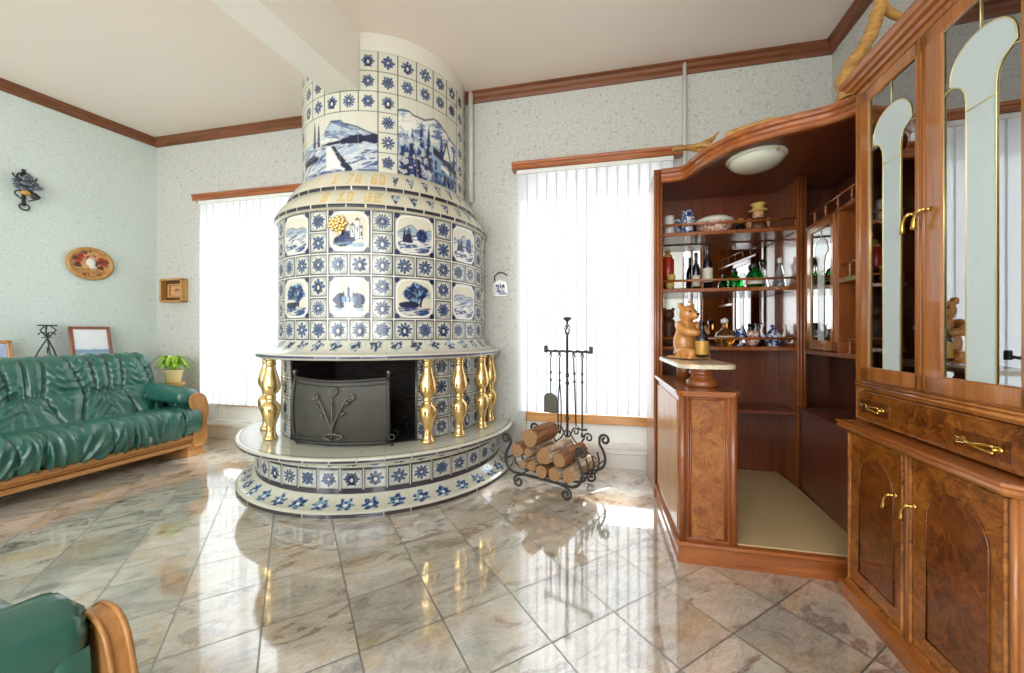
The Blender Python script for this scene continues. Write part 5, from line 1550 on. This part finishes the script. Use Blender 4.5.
# ---------------------------------------------------------------- back wall ornaments
t = thing('shadow_box', 'small deep wooden box picture on the back wall beside the left window', 'picture', bw(.285, -.002, 1.56), BW)
m = MB(); w2, h2 = .15, .125
for bx in ((-w2, -w2+.02, -h2, h2), (w2-.02, w2, -h2, h2), (-w2, w2, -h2, -h2+.02), (-w2, w2, h2-.02, h2)): m.box(bx[0], bx[1], -.07, 0, bx[2], bx[3], .003)
m.build('frame', M['pale_wood'], t)
m = MB()
for bx in ((-.09, -.07, -.075, .075), (.07, .09, -.075, .075), (-.09, .09, -.075, -.055), (-.09, .09, .055, .075)): m.box(bx[0], bx[1], -.035, -.012, bx[2], bx[3], .003)
m.build('inner_frame', M['pale_wood'], t)
MB().box(-w2+.01, w2-.01, -.014, -.004, -h2+.01, h2-.01, .001).build('backing', M['brown'], t)
MB().box(-.07, .07, -.02, -.015, -.055, .055, .001).build('picture', M['relief'], t)
t = thing('china_plaque', 'small blue and white china plaque on a cord between stove and right window', 'plaque', bw(3.905, -.002, 1.50), BW)
m = MB(); m.prism([(-.065, -.06), (-.05, -.075), (.05, -.075), (.065, -.06), (.06, .03), (.04, .055), (.015, .06), (0, .075), (-.02, .06), (-.045, .055), (-.06, .03)], -.016, -.002, 'xz'); fix_normals(m.build('plaque', M['china'], t))
for x, h in ((-.03, .05), (-.005, .06), (.025, .055)): 
    MB().ell((x, -.02, -.01), (.014, .008, h*.8), 12, 8).build('painted_figure', M['delft'], t)
MB().box(-.055, .055, -.02, -.014, -.062, -.045, .002).build('painted_ground', M['delft'], t)
m = MB(); m.tube([(-.05, -.01, .05), (-.055, -.012, .10), (-.02, -.016, .13), (0, -.016, .135), (.02, -.016, .13), (.06, -.012, .105)], .005, 6); m.build('cord', M['iron'], t)

# plant beside the sofa
px_, py_ = -3.37, 3.78
t = thing('plant_stand', 'slim pale pedestal carrying the pot plant in the corner behind the sofa', 'stand', (px_, py_, 0))
MB().lathe([(.10, 0), (.10, .02), (.03, .04), (.025, .3), (.03, .57), (.09, .59), (.095, .61), (0, .61)], 24).build('pedestal', M['pale_wood'], t)
t = thing('pot_plant', 'yellow-green leafy plant in a cream pot in the corner beside the sofa', 'plant', (px_, py_, .611))
MB().lathe([(0, 0), (.055, 0), (.06, .01), (.075, .11), (.082, .115), (.082, .13), (.07, .13), (.066, .1), (0, .1)], 24).build('pot', M['pot'], t)
rnd = random.Random(11)
m = MB()
for k in range(60):
    a = k*2.4; L_ = .07+.06*rnd.random(); up = .05+.10*rnd.random()
    c_, s_ = math.cos(a), math.sin(a); w_ = .012+.008*rnd.random()
    pts = [(0, 0, .11), (c_*L_*.5, s_*L_*.5, .12+up), (c_*L_, s_*L_, .11+up*.9), (c_*L_*1.3, s_*L_*1.3, .10+up*.6)]
    P = catmull(pts, 4); vs = []; 
    for i, p in enumerate(P):
        q = i/(len(P)-1); ww = w_*math.sin(PI*min(1, q*.9+.08))
        vs += [(p[0]-s_*ww, p[1]+c_*ww, p[2]), (p[0], p[1], p[2]-.004), (p[0]+s_*ww, p[1]-c_*ww, p[2])]
    fs = []
    for i in range(len(P)-1): fs += [(3*i, 3*i+1, 3*i+4, 3*i+3), (3*i+1, 3*i+2, 3*i+5, 3*i+4)]
    m.add(vs, fs)
m.build('leaves', M['leaf'], t)

# ---------------------------------------------------------------- log basket with fire irons
BKO = (.2, 2.6, 0); BKR = R(-36)
def kb(x, y, z): c_, s_ = math.cos(BKR), math.sin(BKR); return (BKO[0]+x*c_-y*s_, BKO[1]+x*s_+y*c_, z)
bk = thing('log_basket', 'black wrought iron log basket with scrolled ends and a tall tool rack', 'log basket', BKO, BKR)
def spiral(cx_, cz_, r0, r1, a0, turns, n=22, sg=1):
    return [(cx_+(r0+(r1-r0)*k/n)*math.cos(a0+sg*turns*2*PI*k/n), cz_+(r0+(r1-r0)*k/n)*math.sin(a0+sg*turns*2*PI*k/n)) for k in range(n+1)]
def cradle(y, r=.010):
    right = [(.17, .105), (.235, .105), (.285, .135), (.305, .19), (.29, .25), (.262, .30), (.262, .335)]
    sp = spiral(.30, .335, .04, .010, PI, 1.25, sg=-1)
    half = catmull(right, 4)+sp
    path = [(-p, q) for p, q in half[::-1]]+half
    return [(p, y, q) for p, q in path]
for y in (0, .38):
    MB().tube(cradle(y), .010, 8).build('cradle', M['iron'], bk)
for y in (.10, .19, .28):
    pts = catmull([(-.29, .20), (-.285, .14), (-.235, .105), (-.1, .10), (.1, .10), (.235, .105), (.285, .14), (.30, .21), (.285, .27)], 4)
    MB().tube([(p, y, q) for p, q in pts], .007, 6).build('rib', M['iron'], bk)
for x, z in ((-.17, .1), (.17, .1), (.30, .19), (-.30, .19), (0, .098)):
    MB().tube([(x, 0, z), (x, .38, z)], .007, 6).build('side_rail', M['iron'], bk)
for x in (-.19, .19):
    for y in (0, .38):
        sg = 1 if x > 0 else -1
        pts = [(x-sg*.04, .10), (x-sg*.005, .092)]+spiral(x+sg*.0, .046, .042, .012, PI/2, 1.3, sg=-sg)
        pts = [(p, max(q, .0085)) for p, q in pts]
        MB().tube([(p, y, q) for p, q in pts], .008, 8).build('foot', M['iron'], bk)
m = MB()
for sg in (-1, 1):                                 # scrolls of the back, around the pole
    m.tube([(sg*p, .38, q) for p, q in catmull([(.015, .12), (.05, .2), (.10, .26), (.14, .32)], 5)+spiral(.175, .33, .035, .009, PI, 1.2, sg=-1)], .007, 6)
    m.tube([(sg*p, .38, q) for p, q in catmull([(.015, .36), (.06, .29), (.14, .24), (.2, .2)], 5)+spiral(.21, .165, .035, .009, PI/2, 1.1, sg=-1)], .006, 6)
    m.tube([(sg*p, .38, q) for p, q in catmull([(.01, .30), (.04, .36)], 5)+spiral(.07, .36, .03, .008, PI, 1.2, sg=-1)], .006, 6)
m.build('back_scrolls', M['iron'], bk)
m = MB()
m.tube([(0, .38, .10), (0, .38, 1.08)], .010, 8)
for z in (.45, .72, .78): m.ell((0, .38, z), (.016, .016, .02), 10, 6)
for k in range(4):
    m.tube([(.022*math.sin(PI*t)*math.cos(k*PI/2+t*PI), .38+.022*math.sin(PI*t)*math.sin(k*PI/2+t*PI), 1.08+.10*t) for t in [i/12 for i in range(13)]], .0045, 6)
m.lathe([(.008, 1.175), (.008, 1.19), (.02, 1.20), (.034, 1.212), (.03, 1.224), (0, 1.228)], 14, (0, .38, 0))
m.build('pole', M['iron'], bk)
m = MB(); n = 40
m.tube([(-.185+.37*k/n, .38+.003*math.cos(k*.9), .963+.003*math.sin(k*.9)) for k in range(n+1)], .010, 6)
for x in (-.19, .195): m.box(x-.012, x+.012, .366, .394, .95, 1.005, .003)
for x in (-.126, -.048, .07, .14):
    m.tube([(x, .372, .963), (x, .35, .955), (x, .343, .94), (x, .352, .928)], .005, 6)
m.build('rack_bar', M['iron'], bk)
def tool(name, x, label, cat, parts):
    t = thing(name, label, cat, kb(x, .346, 0), BKR)
    z0 = parts['z0']
    m = MB(); m.tube([(.012*math.cos(2*PI*k/12), 0, .935+.018*math.sin(2*PI*k/12)) for k in range(12)], .0035, 6, True)
    m.tube([(0, 0, .918), (parts.get('dx', 0)*.4, 0, .7), (parts.get('dx', 0), 0, z0)], .0062, 6)
    for z in (.80, .74): m.ell((parts.get('dx', 0)*.3, 0, z), (.011, .011, .014), 8, 6)
    m.build('rod', M['iron'], t)
    return t
t = tool('fire_shovel', -.126, 'fire shovel with broad round-topped blade hanging at the left of the tool rack', 'fire iron', {'z0': .62})
m = MB(); po = [(-.056, .485), (.056, .485), (.058, .6)]+[(.058*math.cos(PI*k/10), .6+.04*math.sin(PI*k/10)) for k in range(11)]+[(-.058, .6)]
m.prism(po, -.008, -.003, 'xz'); m.box(-.058, -.052, -.008, .012, .49, .6, .002); m.box(.052, .058, -.008, .012, .49, .6, .002)
fix_normals(m.build('blade', M['steel'], t))
t = tool('fire_tongs', -.048, 'pair of fire tongs hanging on the tool rack beside the shovel', 'fire iron', {'z0': .72})
for sg in (-1, 1):
    MB().tube([(0, sg*.004, .72), (sg*.012, 0, .6), (sg*.014, 0, .45), (sg*.010, 0, .36), (sg*.002, 0, .335)], .006, 6).build('tong_arm', M['iron'], t)
t = tool('poker', .07, 'straight slim poker hanging right of the rack pole', 'fire iron', {'z0': .42, 'dx': .02})
MB().tube([(.02, 0, .42), (.02, 0, .395)], [.006, .001], 6).build('tip', M['iron'], t)
t = tool('fire_rake', .14, 'barbed fire hook hanging at the right end of the tool rack', 'fire iron', {'z0': .40})
m = MB(); m.tube([(-.035, 0, .40), (-.02, 0, .392), (0, 0, .39), (.02, 0, .392), (.035, 0, .40)], [.012, .007, .008, .007, .012], 6); m.ell((0, 0, .35), (.012, .008, .02), 8, 6); m.tube([(0, 0, .39), (0, 0, .35)], .005, 6)
m.build('hook', M['iron'], t)
# logs
LG = [(-.085, .372, .062, 'bark2', 'thick brown-ended log on the top of the pile', .30), (-.195, .266, .050, 'bark2', 'dark brown log at the left side of the pile', .34), (-.105, .268, .030, 'bark', 'slim pale log wedged in the upper left of the pile', .33),
      (.022, .262, .052, 'bark', 'white barked birch log in the middle of the pile', .36), (-.150, .175, .029, 'bark', 'thin stick at the lower left of the pile', .33), (-.075, .178, .034, 'bark', 'small pale log second from the left at the bottom', .34),
      (.012, .160, .042, 'bark2', 'brown split log at the bottom centre of the pile', .35), (.108, .160, .043, 'bark', 'pale log at the bottom right of the pile', .36), (.212, .172, .046, 'bark', 'bottom log farthest right in the basket', .35), (.145, .262, .045, 'bark2', 'rough brown log lying across the right of the pile', .34)]
rnd = random.Random(5)
for i, (x, z, r, mt, lb, ln) in enumerate(LG):
    t = thing('log', lb, 'log', kb(x, -.02+.01*rnd.random(), z+.001), BKR, 'logs in the iron basket')
    n = 20; k = 8; V = np.zeros((k, n+1, 3))
    for j in range(k):
        for a in range(n+1):
            an = 2*PI*(a % n)/n
            rr = r*(1+.06*math.sin(3*an+i)+.04*math.sin(5*an+i*2+j*.3))*(1-.02*math.sin(j+i))
            V[j, a] = (rr*math.cos(an), ln*j/(k-1), rr*math.sin(an))
    grid('bark', V, M[mt], t)
    for j, yy in ((0, 0), (k-1, ln)):
        b = MB(); vs = [tuple(V[j, a]) for a in range(n)]+[(0, yy, 0)]
        b.add(vs, [((a+1) % n, a, n) if j else (a, (a+1) % n, n) for a in range(n)], False); b.build('cut_end', M['logend'], t)
